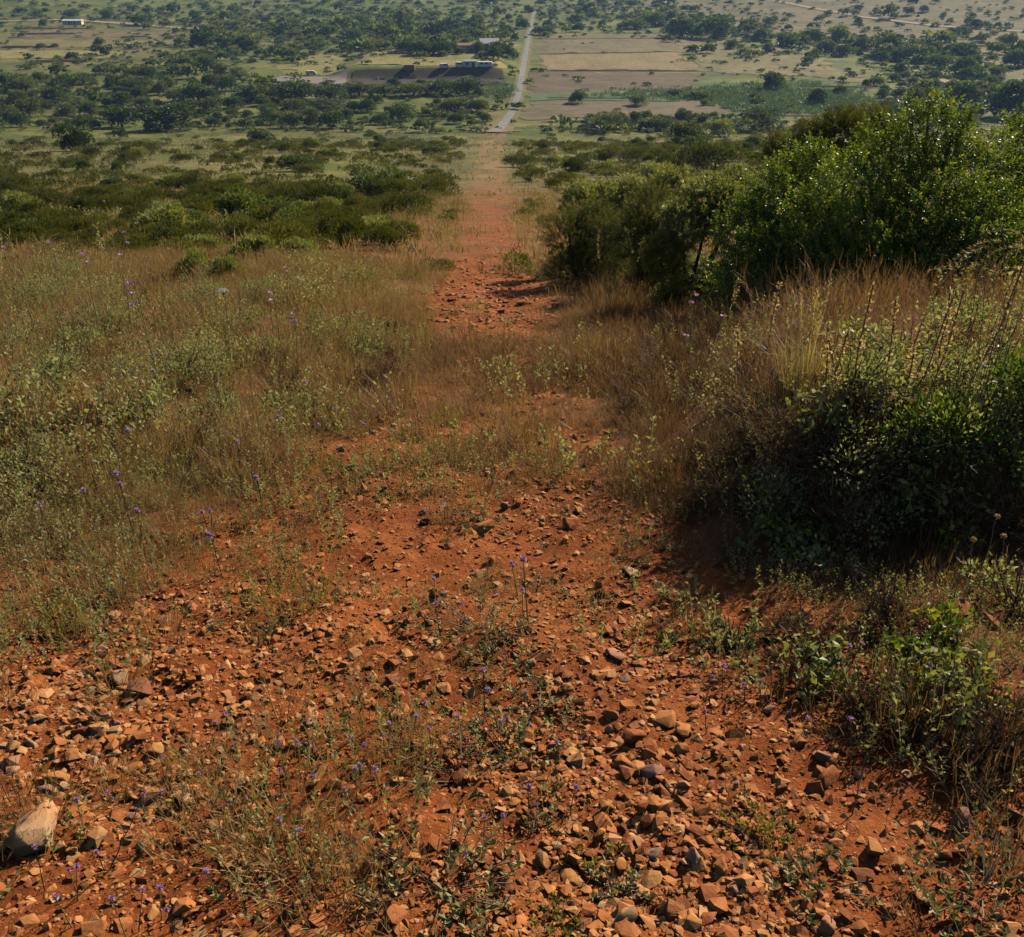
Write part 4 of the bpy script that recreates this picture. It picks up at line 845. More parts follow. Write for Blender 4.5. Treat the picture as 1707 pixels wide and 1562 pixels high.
# dead sticks
for (a, b, r, lab) in [((1360, 845), (1475, 795), .008, 'bare grey stick leaning across the black hollow of the bank'), ((1255, 905), (1262, 842), .006, 'forked grey twig standing at the left end of the black hollow'), ((1185, 945), (1230, 925), .006, 'pale twig lying in the bank shadow'), ((1100, 395), (1075, 480), .010, 'bare grey branch under the pale leaved shrub'),
                       ((1130, 640), (1230, 720), .004, 'long dry stem slanting through the brown thyme'), ((180, 1455), (228, 1330), .002, 'pale dry stalk curving up beside the big boulder'), ((330, 1395), (362, 1320), .0018, 'thin straw lying among the purple flowers on the left'), ((290, 840), (318, 765), .004, 'pale curved stem on the left grassy verge'), ((820, 1540), (862, 1480), .002, 'reddish dry stem at the bottom of the track'),
                       ((1420, 1360), (1445, 1260), .002, 'thin dry stem beside the rust block'), ((1690, 1120), (1620, 1060), .0025, 'yellow stem crossing the brambles at the right edge'), ((760, 870), (735, 850), .003, 'short pale straw on the stony middle track')]:
    A, B = at(*a), at(*b, 0); d = B - A
    if b[1] < a[1] - 25: B = at_y(b[0], b[1], A[1] + .03)
    else: B[2] += .05
    g = G(); tube(wiggle((0, 0, -.005), B - A, 8, .10), np.linspace(r, r * .5, 8), g, rng.uniform(.5, 1), 0, 5); g2 = G()
    for k in range(3):
        q = (B - A) * rng.uniform(.4, .9); tube(wiggle(q, q + rng.normal(0, .15, 3) * np.linalg.norm(B - A), 5, .1), r * .35, g2, .8, 0, 4)
    e = empty('dead_stick', A); tag(e, lab, 'stick'); obj('branch', g.mesh('branch', [M_BARK]), e); obj('twigs', g2.mesh('twigs', [M_BARK]), e)

# ------------------------------------------------------------------ the big shrubs on the right: crown of leafy shoots on dark limbs
def shoot(nl, L, ll, lw, mat=0):
    g = G(); t = np.linspace(.1, 1, nl); a = np.arange(nl) * 2.4
    P = np.stack([0 * t, 0 * t, L * t], 1); D = np.stack([np.cos(a), np.sin(a), np.linspace(.25, 1.1, nl)], 1)
    leaves(P, D, ll * rng.uniform(.75, 1.15, nl), lw * rng.uniform(.8, 1.2, nl), np.clip(.28 + .42 * t + rng.normal(0, .1, nl), 0, 1), g, mat, .3); return g.out()
def orient(protos, P, D, S, tsh, g):
    """shoots pointing along D"""
    n = len(P); pi = rng.integers(0, len(protos), n); Z = unit(D); A = unit(np.cross(Z, rng.normal(size=(n, 3)))); B = np.cross(Z, A)
    for k, (V, F, T, M) in enumerate(protos):
        s = np.where(pi == k)[0]
        W = (V[None, :, 0, None] * A[s][:, None] + V[None, :, 1, None] * B[s][:, None] + V[None, :, 2, None] * Z[s][:, None]) * S[s][:, None, None] + P[s][:, None]
        g.V.append(W.reshape(-1, 3)); g.F.append((F[None] + (np.arange(len(s)) * len(V))[:, None, None]).reshape(-1, 3) + g.n); g.T.append(np.clip(T[None] + tsh[s][:, None], 0, 1).reshape(-1)); g.M.append(np.tile(M, len(s))); g.n += len(V) * len(s)
SH = [shoot(13, .14, .034, .017) for _ in range(5)]; SHP = [shoot(15, .12, .036, .016) for _ in range(5)]; SHN = [shoot(26, .17, .026, .008) for _ in range(5)]
def big_shrub(name, label, cat, lobes, n, protos, mat, foot, up=.45, tvar=.12, sc=1.0):
    """lobes: (px, py, radius px, depth)"""
    e = empty(name, foot); tag(e, label, cat); C, Rr = [], []
    for (a, b, r, Yd) in lobes:
        p = at_y(a, b, Yd); C.append(p); Rr.append(r * px_size(p))
    C = np.array(C) - foot; Rr = np.array(Rr); g = G()
    low = np.stack([C[:, 0] * .9 + rng.normal(0, .1, len(C)), C[:, 1] * .9 - .05, np.minimum(C[:, 2] * .42, Rr * .9)], 1); nl_ = len(C); C = np.concatenate([C, low]); Rr = np.concatenate([Rr, Rr * .85]); n = int(n * (1.45 if n > 2000 else 2.3))
    pr = Rr ** 2 / (Rr ** 2).sum(); k = rng.choice(len(C), n, p=pr); D = unit(rng.normal(size=(n, 3)) + [0, -.25, .25]); bump = 0.80 + .35 * vn(D[:, 0] * 3 + k * 7, D[:, 1] * 3 + D[:, 2] * 2.6, 95) 
    rad = Rr[k] * bump * (1 - np.abs(rng.normal(0, .22, n))); P = C[k] + D * rad[:, None]; P[:, 2] = np.maximum(P[:, 2], .05 + rng.uniform(0, .1, n))
    orient(protos, P, D + [0, 0, up] + rng.normal(0, .25, (n, 3)), rng.uniform(.7, 1.25, n) * sc, rng.normal(0, tvar, n) + .14 * (vn(P[:, 0] * 2, P[:, 2] * 2, 96) - .5), g)
    obj('crown', g.mesh('crown', [mat]), e); gt_ = G()
    for i in range(nl_):
        b = np.array([rng.normal(0, .10), rng.normal(0, .10), -.05]); m = C[i] * [.55, .55, .35] + [0, 0, .1]
        pts = np.concatenate([wiggle(b, m, 5, .08), wiggle(m, C[i] + [0, 0, Rr[i] * .3], 5, .1)[1:]]); tube(pts, np.linspace(.035, .009, len(pts)) * min(1.2, sc), gt_, rng.uniform(.1, .8), 0, 6)
    obj('trunk', gt_.mesh('trunk', [M_BARK]), e); return e
def foot(px_, py_, Yd): p = at_y(px_, py_, Yd); return np.array([p[0], Yd, float(ground(p[0], Yd))])
big_shrub('mastic_shrub', 'tallest dark glossy shrub rising at the right edge above the shaded bank', 'shrub', [(1550, 238, 56, 9.6), (1552, 188, 20, 9.6), (1520, 200, 18, 9.7), (1478, 222, 20, 9.5), (1590, 222, 24, 9.5), (1440, 262, 22, 9.4), (1478, 285, 62, 9.5), (1605, 312, 86, 9.5), (1425, 335, 72, 9.2), (1540, 400, 120, 9.0), (1430, 440, 100, 8.8), (1620, 430, 110, 8.8), (1350, 420, 70, 9.1), (1500, 490, 90, 8.6)], 5400, SH, M_SHRUB, foot(1520, 470, 9.3))
big_shrub('mastic_shrub', 'dark glossy shrub cut by the right edge of the view', 'shrub', [(1700, 262, 56, 10), (1720, 350, 90, 9.8), (1690, 430, 90, 9.5), (1790, 300, 130, 10)], 2600, SH, M_SHRUB, foot(1710, 450, 9.9))
big_shrub('mastic_shrub', 'lower glossy shrub at the left shoulder of the tallest one', 'shrub', [(1345, 292, 46, 10.2), (1300, 340, 58, 10), (1252, 398, 58, 9.8), (1330, 400, 80, 9.5), (1270, 450, 60, 9.2)], 2600, SH, M_SHRUB, foot(1290, 450, 9.8))
big_shrub('pale_shrub', 'pale leaved shrub in front of the dark ones with bare grey stems', 'shrub', [(1180, 345, 42, 11.5), (1140, 380, 32, 11.2), (1215, 365, 36, 11.3), (1232, 318, 28, 11.8)], 1000, SHP, M_PALE, foot(1150, 455, 11.2))
big_shrub('heath_shrub', 'brownish tree heath between the pale shrub and the track', 'shrub', [(1085, 362, 38, 13), (1110, 398, 38, 12.6), (1060, 405, 32, 12.6)], 1000, SHN, M_HEATH, foot(1085, 440, 12.7), sc=1.1)
big_shrub('heath_shrub', 'rounded olive heath shrub standing beside the track edge', 'shrub', [(985, 385, 36, 14.5), (945, 398, 30, 14.2), (1015, 398, 32, 14)], 1000, SHN, M_HEATH, foot(975, 425, 14.2), sc=1.1)
big_shrub('pale_shrub', 'small grey green shrub capping the heath by the track', 'shrub', [(965, 338, 26, 16), (1010, 334, 22, 16.3), (1050, 328, 26, 16.5), (1120, 318, 30, 16.5)], 800, SHP, M_PALE, foot(1010, 370, 16), sc=1.2)
big_shrub('pale_shrub', 'low bright green sapling under the pale leaved shrub', 'shrub', [(1105, 430, 28, 11)], 260, SHP, M_YELLOW, foot(1105, 450, 11))
big_shrub('heath_shrub', 'dark bushy heath behind the glossy shrubs', 'shrub', [(1400, 232, 32, 16), (1350, 246, 28, 16.5), (1450, 225, 30, 16.5), (1300, 262, 24, 17)], 1500, SHN, M_HEATH, foot(1340, 300, 16.5), sc=1.4)
# ------------------------------------------------------------------ heath and bushes of the slope
def blobcloud(n, lobes, sz, asp, rnd, up=.5, flat=1.0, t0=.2, t1=.75):
    """leaf clumps on lumpy ellipsoids; lobes (cx, cy, cz, r)"""
    g = G(); Lb = np.array(lobes, float); k = rng.choice(len(Lb), n, p=Lb[:, 3] ** 2 / (Lb[:, 3] ** 2).sum()); D = unit(rng.normal(size=(n, 3))); D[:, 2] = np.where(D[:, 2] < -.35, -D[:, 2], D[:, 2])
    bump = .78 + .4 * vn(D[:, 0] * 2.6 + k * 5 + rnd, D[:, 1] * 2.6 + D[:, 2] * 2.2, 97); rad = Lb[k, 3] * bump * (1 - np.abs(rng.normal(0, .16, n)))
    P = Lb[k, :3] + D * rad[:, None] * [1, 1, flat]; P[:, 2] = np.maximum(P[:, 2], sz * .1)
    t = np.clip(rng.uniform(t0, t1, n) + .35 * (vn(P[:, 0] * 1.7 / Lb[:, 3].max() + rnd, P[:, 2] * 2 / Lb[:, 3].max() + P[:, 1], 98) - .5), 0, 1)
    leaves(P, D + [0, 0, up] + rng.normal(0, .45, (n, 3)), sz * rng.uniform(.6, 1.35, n), sz * asp * rng.uniform(.7, 1.3, n), t, g, 0, .25); return g.out()
def mesh_of(name, out, mat): return make_mesh(name, out[0], out[1], out[2], [mat], out[3])
def shrub_proto(kind, i):
    r = np.random.default_rng(900 + i)
    if kind == 'heath': lob = [(r.normal(0, .28), r.normal(0, .24), r.uniform(.16, .34), r.uniform(.22, .36)) for _ in range(7)]; o = blobcloud(2600, lob, .075, .30, i * 3.1, .9, .9); m = M_HEATH
    elif kind == 'bush': lob = [(r.normal(0, .2), r.normal(0, .2), r.uniform(.14, .6), r.uniform(.22, .32)) for _ in range(9)]; o = blobcloud(2600, lob, .075, .55, i * 3.1, .5, 1.0); m = M_TREE
    else: lob = [(r.normal(0, .24), r.normal(0, .2), r.uniform(.15, .38), r.uniform(.18, .30)) for _ in range(8)]; o = blobcloud(2000, lob, .075, .42, i * 3.1, .7, 1.0); m = M_PALE
    g = G()
    for k in range(6):
        a = r.uniform(0, 6.28); tube(wiggle((r.normal(0, .03), r.normal(0, .03), -.12), (lob[k][0], lob[k][1], lob[k][2] + .1), 5, .1), np.linspace(.022, .008, 5), g, .4, 0, 5)
    return mesh_of('foliage', o, m), g.mesh('stem', [M_BARK])
SHR = {k: [shrub_proto(k, i + j * 10) for i in range(n)] for j, (k, n) in enumerate([('heath', 5), ('bush', 4), ('pale', 4)])}
BMARK = [('lone round bush in the flat grass', 440, 228), ('red track', 815, 330), ('bushy tree on the flat', 128, 240), ('dark bush beside the track', 632, 310), ('olive heath mound by the verge', 650, 395), ('tallest pink mallow', 175, 400), ('bright green bushes', 500, 425), ('bend of the pale road', 825, 215), ('tallest glossy shrub', 1500, 260), ('heath by the track', 975, 380), ('round dark bush on the right', 1185, 270), ('cluster of bushes below the fields', 1250, 215), ('long dark heath belt', 250, 330)]
SHL = [(632, 327, 72, 52, 'bush', 'dark green bush standing close to the left of the red track'), (710, 327, 86, 32, 'heath', 'low olive heath bush right beside the left edge of the track'), (555, 348, 64, 42, 'bush', 'green bush left of the dark bush by the track'), (650, 417, 78, 46, 'heath', 'olive yellow heath mound at the verge of the grassy field'),
       (570, 412, 86, 54, 'heath', 'wide olive heath left of the mound at the verge'), (600, 362, 74, 36, 'heath', 'dark heath behind the two olive mounds'), (460, 388, 92, 50, 'heath', 'brown olive heath in the middle of the left slope'), (335, 462, 64, 46, 'pale', 'pale leafy bush in front of the heath at the left field'), (430, 440, 74, 42, 'pale', 'grey green leafy bush between the bright bushes and the pale one'),
       (512, 432, 64, 36, 'pale', 'bright green bush at the right end of the leafy row'), (270, 372, 62, 30, 'pale', 'grey green bush inside the dark heath belt'), (400, 335, 62, 30, 'heath', 'dark brown heath at the right end of the heath belt'), (505, 286, 66, 30, 'bush', 'dark rounded bush on the pale grass behind the heath'), (440, 241, 40, 27, 'bush', 'lone round bright green bush in the flat grass'),
       (128, 252, 42, 52, 'bush', 'dark upright bushy tree alone at the left edge of the flat'), (370, 470, 50, 40, 'pale', 'small leafy bush right of the pale leafy one'), (860, 278, 54, 22, 'heath', 'low dark heath on the right edge of the red track'), (907, 252, 30, 20, 'heath', 'small heath right of the track below the road end'), (1010, 217, 62, 30, 'bush', 'bright green bush standing on the dark line of the lower field'),
       (1150, 244, 64, 40, 'bush', 'dark bush in front of the pale feathery bushes'), (1208, 228, 56, 26, 'pale', 'pale feathery bush below the lower field'), (1264, 218, 64, 38, 'bush', 'big dark bush below the right end of the lower field'), (1186, 290, 100, 52, 'heath', 'round dark heath left of the tall glossy shrubs'), (1105, 217, 60, 24, 'bush', 'dark green bush left of the pale feathery one'), (1205, 222, 44, 24, 'bush', 'small dark bush squeezed before the big one below the field'),
       (1300, 250, 60, 30, 'pale', 'yellow green bush peeping over the glossy shrubs'), (960, 286, 60, 24, 'heath', 'low olive heath behind the track side shrubs'), (1040, 270, 60, 26, 'heath', 'olive heath in the middle of the right slope'), (1090, 300, 70, 24, 'pale', 'grey green low bush behind the pale leaved shrub')]
SHG = 'shrubs on the slope below the track'
nsh = 0; placed = []
def put_shrub(p, wm, hm, kind, parts, label, sw=1.0):
    global nsh
    me, st = SHR[kind][int(rng.integers(len(SHR[kind])))]
    nm = {'heath': 'heath_shrub', 'bush': 'bush', 'pale': 'leafy_shrub'}[kind]
    hs = {'heath': .62, 'bush': .92, 'pale': .62}[kind]; ws = {'heath': 1.15, 'bush': .95, 'pale': 1.0}[kind]
    if parts:
        o = empty(nm, p); obj('foliage', me, o); obj('stem', st, o)
    else: o = obj(nm, me, None, p)
    o.scale = (wm / ws, wm / ws, hm / hs); o.rotation_euler = (0, 0, rng.uniform(0, 6.28)); tag(o, label, 'shrub', SHG); placed.append((p[0], p[1], wm / 2)); nsh += 1; return o
for (a, b, w_, h_, kd, lab) in SHL:
    p = at(a, b); s = px_size(p); p[2] -= .03 * h_ * s; put_shrub(p, w_ * s, h_ * s * 1.05, kd, True, lab)
def shrub_density(px, py):
    d = 0.02 + 0 * px
    for (cx, cy, rx, ry, k) in [(120, 335, 190, 38, 1.0), (330, 330, 150, 40, .9), (520, 330, 130, 40, .55), (440, 405, 130, 30, .8), (270, 425, 170, 22, .55), (80, 420, 120, 20, .5), (590, 270, 200, 25, .35), (680, 245, 110, 16, .4), (150, 255, 260, 22, .35), (480, 255, 160, 18, .4), (960, 262, 130, 22, .6), (1080, 262, 120, 26, .8), (1180, 260, 110, 30, .9), (1350, 290, 200, 60, .8), (700, 300, 60, 30, .3), (900, 235, 90, 10, .3), (60, 395, 100, 20, .3), (1000, 310, 70, 16, .6), (560, 380, 120, 30, .6)]:
        d = d + k * blob(px, py, cx, cy, rx, ry)
    return np.clip(d, 0, 1)
P, px, py = scatter(60000, 17, 270, lambda a, b, x, y: shrub_density(a, b) * (np.abs(a - 815) > 42) * (a > -40) * (a < 1760), .62)
for p, a, b in zip(P, px, py):
    if nsh >= 300: break
    wm = rng.uniform(.9, 1.9) * (1 + .0035 * p[1]) * (.62 if p[1] < 26 else 1)
    if any((p[0] - s[0]) ** 2 + ((p[1] - s[1]) * .6) ** 2 < ((s[2] + wm / 2) * .62) ** 2 for s in placed): continue
    kd = rng.choice(['heath', 'bush', 'pale'], p=[.68, .13, .19]); nm = {'heath': ['dark olive heath clump', 'brownish heath clump', 'low green heath clump'], 'bush': ['rounded green bush', 'dark compact bush'], 'pale': ['pale grey green shrub', 'light leafy shrub']}[kd]
    put_shrub(p, wm, wm * rng.uniform(.42, .62) * (1.35 if kd == 'bush' else 1), kd, False, place_label(nm[int(rng.integers(len(nm)))], a, b, BMARK))
# low scrub between them, one mass
LOW = [blobcloud(260, [(rng.normal(0, .3), rng.normal(0, .3), .12, rng.uniform(.18, .3)) for _ in range(4)], .13, .4, i * 2.2, .9, .8) for i in range(6)]
g = G()
def lowd(a, b, x, y): return (.05 + .8 * shrub_density(a, b) + .25 * (vn(x / 12, y / 25, 66) > .6)) * (np.abs(a - 815) > 40)
LOWN = [blobcloud(700, [(rng.normal(0, .3), rng.normal(0, .3), .12, rng.uniform(.18, .3)) for _ in range(4)], .055, .42, i * 2.2, .9, .8) for i in range(6)]
P, px, py = scatter(1500, 14, 60, lambda a, b, x, y: np.clip(lowd(a, b, x, y), 0, 1) * .55, .62, 1.5); k = len(P)
bake(LOWN, rng.integers(0, 6, k), P - [0, 0, .05], rng.uniform(0, 6.28, k), rng.uniform(.4, 1.0, k) * (1 + P[:, 1] / 110), rng.normal(.06, .16, k), g)
P, px, py = scatter(9000, 60, 300, lambda a, b, x, y: np.clip(lowd(a, b, x, y), 0, 1) * .34, .62); k = len(P)
bake(LOW, rng.integers(0, 6, k), P - [0, 0, .05], rng.uniform(0, 6.28, k), rng.uniform(.35, 1.0, k) * (1 + P[:, 1] / 110), rng.normal(.06, .16, k), g)
tag(obj('scrub', g.mesh('scrub', [M_HEATH])), kind='stuff')

# ------------------------------------------------------------------ trees of the valley
def tree_proto(i, n=1500, wide=1.0):
    r = np.random.default_rng(700 + i); lob = [(r.normal(0, .17) * wide, r.normal(0, .17) * wide, r.uniform(.2, .68), r.uniform(.18, .28)) for _ in range(11)] + [(0, 0, .36, .42), (r.normal(0, .1), 0, .2, .36)]
    crown = mesh_of('crown', blobcloud(n, lob, .085, .75, i * 3.7, .35, .95), M_TREE); g = G()
    tube(wiggle((0, 0, -.08), (r.normal(0, .03), r.normal(0, .03), .42), 5, .05), np.linspace(.045, .025, 5), g, .3, 0, 6)
    for k in range(6): tube(wiggle((0, 0, .25 + .02 * k), lob[k][:3], 5, .1), np.linspace(.022, .006, 5), g, .3, 0, 5)
    return crown, g.mesh('trunk', [M_BARK])
TR = [tree_proto(i) for i in range(7)]
TMARK = [('grey concrete road', 872, 110), ('grey gravel lot', 515, 130), ('white trailers', 795, 110), ('pale house in the valley', 815, 78), ('big rounded grove', 280, 195), ('bright tan field', 1020, 102), ('green reed bed', 1330, 165), ('white sheds on the far rise', 120, 38), ('lone round bush', 440, 228), ('road end', 825, 215), ('dark earth bank', 700, 130), ('brown ploughed field', 1020, 140), ('bushy tree on the flat', 128, 240), ('terraced slope', 160, 80), ('brown hillside', 1500, 40), ('pale dirt track among the trees', 1580, 138)]
TL = [(280, 217, 98, 46, 'big rounded grove tree standing out on the left plain'), (205, 212, 56, 36, 'green tree just left of the big rounded grove'), (93, 174, 52, 30, 'round green tree on the left plain'), (45, 152, 46, 24, None), (75, 180, 30, 16, None), (150, 192, 34, 26, None), (230, 150, 60, 22, None), (312, 120, 62, 32, 'dark spreading tree cluster above the left plain'), (345, 118, 36, 28, None), (245, 138, 44, 30, None), (222, 137, 36, 24, None),
      (330, 168, 46, 32, 'dark tree at the left end of the hedgerow'), (348, 170, 40, 24, None), (300, 170, 50, 26, None), (420, 168, 74, 28, 'dark broad tree in the hedgerow below the gravel lot'), (490, 168, 84, 36, 'tallest dark tree of the hedgerow below the gravel lot'), (550, 166, 60, 24, None), (600, 160, 50, 24, None), (640, 160, 44, 22, None), (690, 160, 60, 24, None), (735, 158, 60, 26, None), (780, 156, 60, 26, 'dark tree closing the hedgerow near the road'), (655, 152, 30, 22, None),
      (765, 184, 44, 22, None), (795, 186, 40, 22, 'bright round bush beside the road below the dark bank'), (745, 186, 36, 18, None), (630, 172, 20, 14, None), (490, 186, 46, 22, None), (390, 180, 40, 20, None), (440, 176, 30, 20, None), (540, 180, 70, 16, None),
      (705, 92, 50, 26, 'dark tree at the wood edge left of the buildings'), (680, 88, 40, 26, None), (735, 92, 36, 26, None), (752, 90, 24, 22, 'dark tree right before the ruined wall'), (800, 88, 22, 20, 'dark tree between the ruined wall and the pale house'), (845, 96, 34, 20, 'dark tree right of the pale house'), (825, 98, 26, 20, None), (858, 98, 14, 12, None), (870, 48, 24, 18, 'dark tree at the left of the road top'), (905, 58, 40, 16, None), (830, 66, 20, 12, None), (858, 68, 16, 12, None),
      (1190, 64, 62, 40, 'largest grey green tree of the upper right band'), (1135, 62, 56, 34, 'grey green tree left of the largest in the upper band'), (1155, 46, 44, 24, None), (1090, 44, 40, 26, None), (1060, 48, 46, 18, None), (1220, 82, 22, 18, 'small round tree standing alone on the tan field edge'), (1280, 86, 20, 16, None), (1270, 66, 34, 20, None), (1310, 76, 40, 22, None), (1350, 72, 40, 24, None), (1375, 86, 36, 20, None), (1400, 70, 36, 26, None), (1405, 94, 32, 22, None),
      (1435, 84, 40, 22, None), (1480, 92, 50, 38, 'tall dark tree in the middle of the right hand band'), (1500, 102, 40, 24, None), (1535, 104, 44, 28, None), (1605, 126, 56, 32, 'broad dark tree at the lower edge of the right band'), (1610, 98, 44, 26, None), (1565, 114, 40, 22, None), (1690, 112, 46, 32, 'dark tree cut by the right edge of the valley'), (1490, 136, 20, 14, None), (1555, 130, 30, 14, None), (1600, 180, 60, 46, 'grey dark tree behind the tallest glossy shrub'), (1520, 182, 34, 38, None), (1680, 196, 90, 60, 'big blue dark tree at the right edge behind the glossy shrub'), (1420, 190, 24, 18, None),
      (1345, 106, 22, 12, None), (1170, 164, 50, 14, None), (1125, 160, 30, 12, None), (1265, 192, 60, 16, None), (1430, 18, 16, 10, None), (1515, 25, 18, 14, None), (1540, 20, 18, 12, None), (1625, 46, 24, 14, None), (1590, 60, 22, 14, None), (1460, 22, 14, 10, None), (1430, 40, 16, 12, None), (1680, 80, 30, 26, None), (1655, 88, 24, 18, None), (73, 45, 15, 13, 'dark round tree beside the white sheds'), (68, 83, 18, 12, None), (165, 78, 18, 16, None), (175, 92, 14, 14, None), (332, 62, 14, 14, None), (120, 30, 26, 14, None), (180, 30, 26, 16, None), (140, 140, 40, 20, None), (110, 145, 50, 22, None), (30, 145, 50, 24, None)]
placed_t = []
def put_tree(a, b, w_, h_, label, parts):
    p = at(a, b); s = px_size(p); me, tk = TR[int(rng.integers(len(TR)))]
    if parts: o = empty('tree', p); obj('crown', me, o); obj('trunk', tk, o)
    else: o = obj('tree', me, None, p)
    wm = w_ * s; hm = h_ * s * 1.08
    o.scale = (wm / .98, wm / .98, hm / .98); o.location.z -= .06 * hm; o.rotation_euler = (0, 0, rng.uniform(0, 6.28))
    tag(o, label, 'tree', 'trees of the valley'); placed_t.append((a, b, w_))
for (a, b, w_, h_, lab) in TL:
    put_tree(a, b, w_, h_, lab or place_label(('large ' if w_ > 45 else 'small ' if w_ < 25 else '') + 'green tree', a, b, TMARK), w_ > 30)
def tree_density(px, py):
    d = .05 + 0 * px
    for (cx, cy, rx, ry, k) in [(650, 45, 200, 38, 1.0), (800, 30, 90, 40, 1.0), (400, 70, 140, 40, .65), (300, 110, 100, 30, .5), (470, 30, 200, 30, .7), (150, 20, 250, 20, .35), (960, 25, 90, 25, .9), (1060, 25, 100, 25, .9), (1180, 45, 90, 25, .8), (60, 150, 120, 25, .5), (200, 190, 200, 35, .28), (430, 195, 120, 25, .2), (600, 185, 150, 20, .2), (1350, 85, 130, 25, .6), (1500, 110, 130, 25, .6), (1620, 165, 110, 40, .6), (1640, 70, 120, 50, .25), (1450, 40, 200, 30, .2), (760, 195, 80, 12, .3), (950, 225, 60, 10, .2), (1140, 205, 100, 10, .3)]:
        d = d + k * blob(px, py, cx, cy, rx, ry)
    for (cx, cy, rx, ry) in [(1030, 105, 165, 52), (1020, 172, 175, 38), (640, 108, 190, 20), (1320, 110, 110, 18), (720, 130, 160, 14), (510, 132, 80, 12), (160, 75, 170, 32), (872, 110, 30, 110), (842, 205, 42, 22)]:
        d = d * (1 - .97 * np.exp(-(((px - cx) / rx) ** 4 + ((py - cy) / ry) ** 4)))
    return np.clip(d, 0, 1)
def cand(n):
    y = 1 / rng.uniform(1 / 1500, 1 / 290, n); x = rng.uniform(-.62, .62, n) * y; z = ground(x, y); a, b = proj(x, y, z)
    k = (rng.uniform(0, 1, n) < tree_density(a, b)) & (b > -25) & (b < 232) & (a > -30) & (a < 1740); return np.stack([x, y, z], 1)[k], a[k], b[k]
P, px, py = cand(17000); order = np.argsort(-py + rng.uniform(0, 60, len(py))); nt_ = len(TL); rest = []
for i in order:
    a, b = px[i], py[i]; wm = min(9.5, rng.lognormal(math.log(4.6), .45)); w_ = wm / px_size(P[i])
    if nt_ < 300 and any(abs(a - t[0]) < (w_ + t[2]) * .36 and abs(b - t[1]) < (w_ + t[2]) * .16 for t in placed_t): continue
    if nt_ < 300:
        put_tree(a, b, w_, w_ * rng.uniform(.55, .85), place_label(str(rng.choice(['small green tree', 'dark little tree', 'rounded tree', 'light green tree'])), a, b, TMARK), False); nt_ += 1
    elif rng.uniform() < (.8 if b < 105 else .15): rest.append(i)
TRS = [blobcloud(170, [(rng.normal(0, .15), rng.normal(0, .15), rng.uniform(.2, .6), rng.uniform(.2, .3)) for _ in range(6)] + [(0, 0, .3, .38)], .2, .8, i * 1.9, .35, .95) for i in range(7)]
Pr = P[rest]; k = len(Pr); wm = rng.lognormal(math.log(3.8), .5, k); g = G()
bake(TRS, rng.integers(0, 7, k), Pr - [0, 0, .3], rng.uniform(0, 6.28, k), np.stack([wm, wm * rng.uniform(.6, .9, k)], 1), rng.normal(-.02, .22, k), g)
tag(obj('woods', g.mesh('woods', [M_TREE])), kind='stuff')
# small far scrub dots over the valley and hillside
P, px, py = scatter(26000, 280, 1500, lambda a, b, x, y: np.clip(.07 + .28 * tree_density(a, b) + .25 * (vn(x / 40, y / 40, 67) > .62), 0, 1) * (1 - np.exp(-(((a - 1030) / 150) ** 4 + ((b - 100) / 45) ** 4))) * (1 - np.exp(-(((a - 872) / 22) ** 4 + ((b - 110) / 110) ** 4))) * (1 - np.exp(-(((a - 1020) / 160) ** 4 + ((b - 170) / 30) ** 4))), .62); k = len(P); g = G()
LOWF = [blobcloud(46, [(rng.normal(0, .25), rng.normal(0, .25), .2, rng.uniform(.2, .35)) for _ in range(3)], .30, .8, i * 2.2, .6, .8) for i in range(6)]
wm = rng.lognormal(math.log(2.2), .4, k); bake(LOWF, rng.integers(0, 6, k), P - [0, 0, .1], rng.uniform(0, 6.28, k), np.stack([wm, wm * .75], 1), rng.normal(.02, .16, k), g)
tag(obj('valley_scrub', g.mesh('valley_scrub', [M_TREE])), kind='stuff')
# reeds
RE = [P_grass(26, 1.6, 1.0, 1.9, .16, .15, .35, .1, .9) for _ in range(4)]; g = G()
P, px, py = scatter(26000, 300, 480, lambda a, b, x, y: np.clip(1.4 * blob(a, b, 1300, 165, 130, 22) + 1.0 * blob(a, b, 1120, 158, 120, 8) + .8 * blob(a, b, 1440, 182, 60, 10) + .8 * blob(a, b, 830, 152, 35, 12) - .18, 0, 1), .62); k = len(P)
bake(RE, rng.integers(0, 4, k), P, rng.uniform(0, 6.28, k), rng.uniform(.7, 1.2, k), rng.normal(0, .1, k) + .2 * (vn(P[:, 0] / 9, P[:, 1] / 12, 68) - .5), g)
tag(obj('reeds', g.mesh('reeds', [M_REED])), kind='stuff')

# ------------------------------------------------------------------ buildings and vehicles
def boxm(parts, mat, name, bevel=.0):
    bm = bmesh.new()
    for (x0, x1, y0, y1, z0, z1) in parts:
        r = bmesh.ops.create_cube(bm, size=1)
        for v in r['verts']: v.co = Vector(((x0 + x1) / 2 + v.co.x * (x1 - x0), (y0 + y1) / 2 + v.co.y * (y1 - y0), (z0 + z1) / 2 + v.co.z * (z1 - z0)))
    if bevel: bmesh.ops.bevel(bm, geom=list(bm.edges), offset=bevel, segments=2, affect='EDGES', clamp_overlap=True)
    me = bpy.data.meshes.new(name); bm.to_mesh(me); bm.free(); me.materials.append(mat); return me
def prism(pts, y0, y1, mat, name):
    """side outline in x/z pushed from y0 to y1"""
    bm = bmesh.new(); a = [bm.verts.new((p[0], y0, p[1])) for p in pts]; b = [bm.verts.new((p[0], y1, p[1])) for p in pts]; n = len(pts)
    bm.faces.new(a); bm.faces.new(b[::-1])
    for i in range(n): bm.faces.new((a[i], b[i], b[(i + 1) % n], a[(i + 1) % n]))
    bmesh.ops.recalc_face_normals(bm, faces=list(bm.faces)); me = bpy.data.meshes.new(name); bm.to_mesh(me); bm.free(); me.materials.append(mat); return me
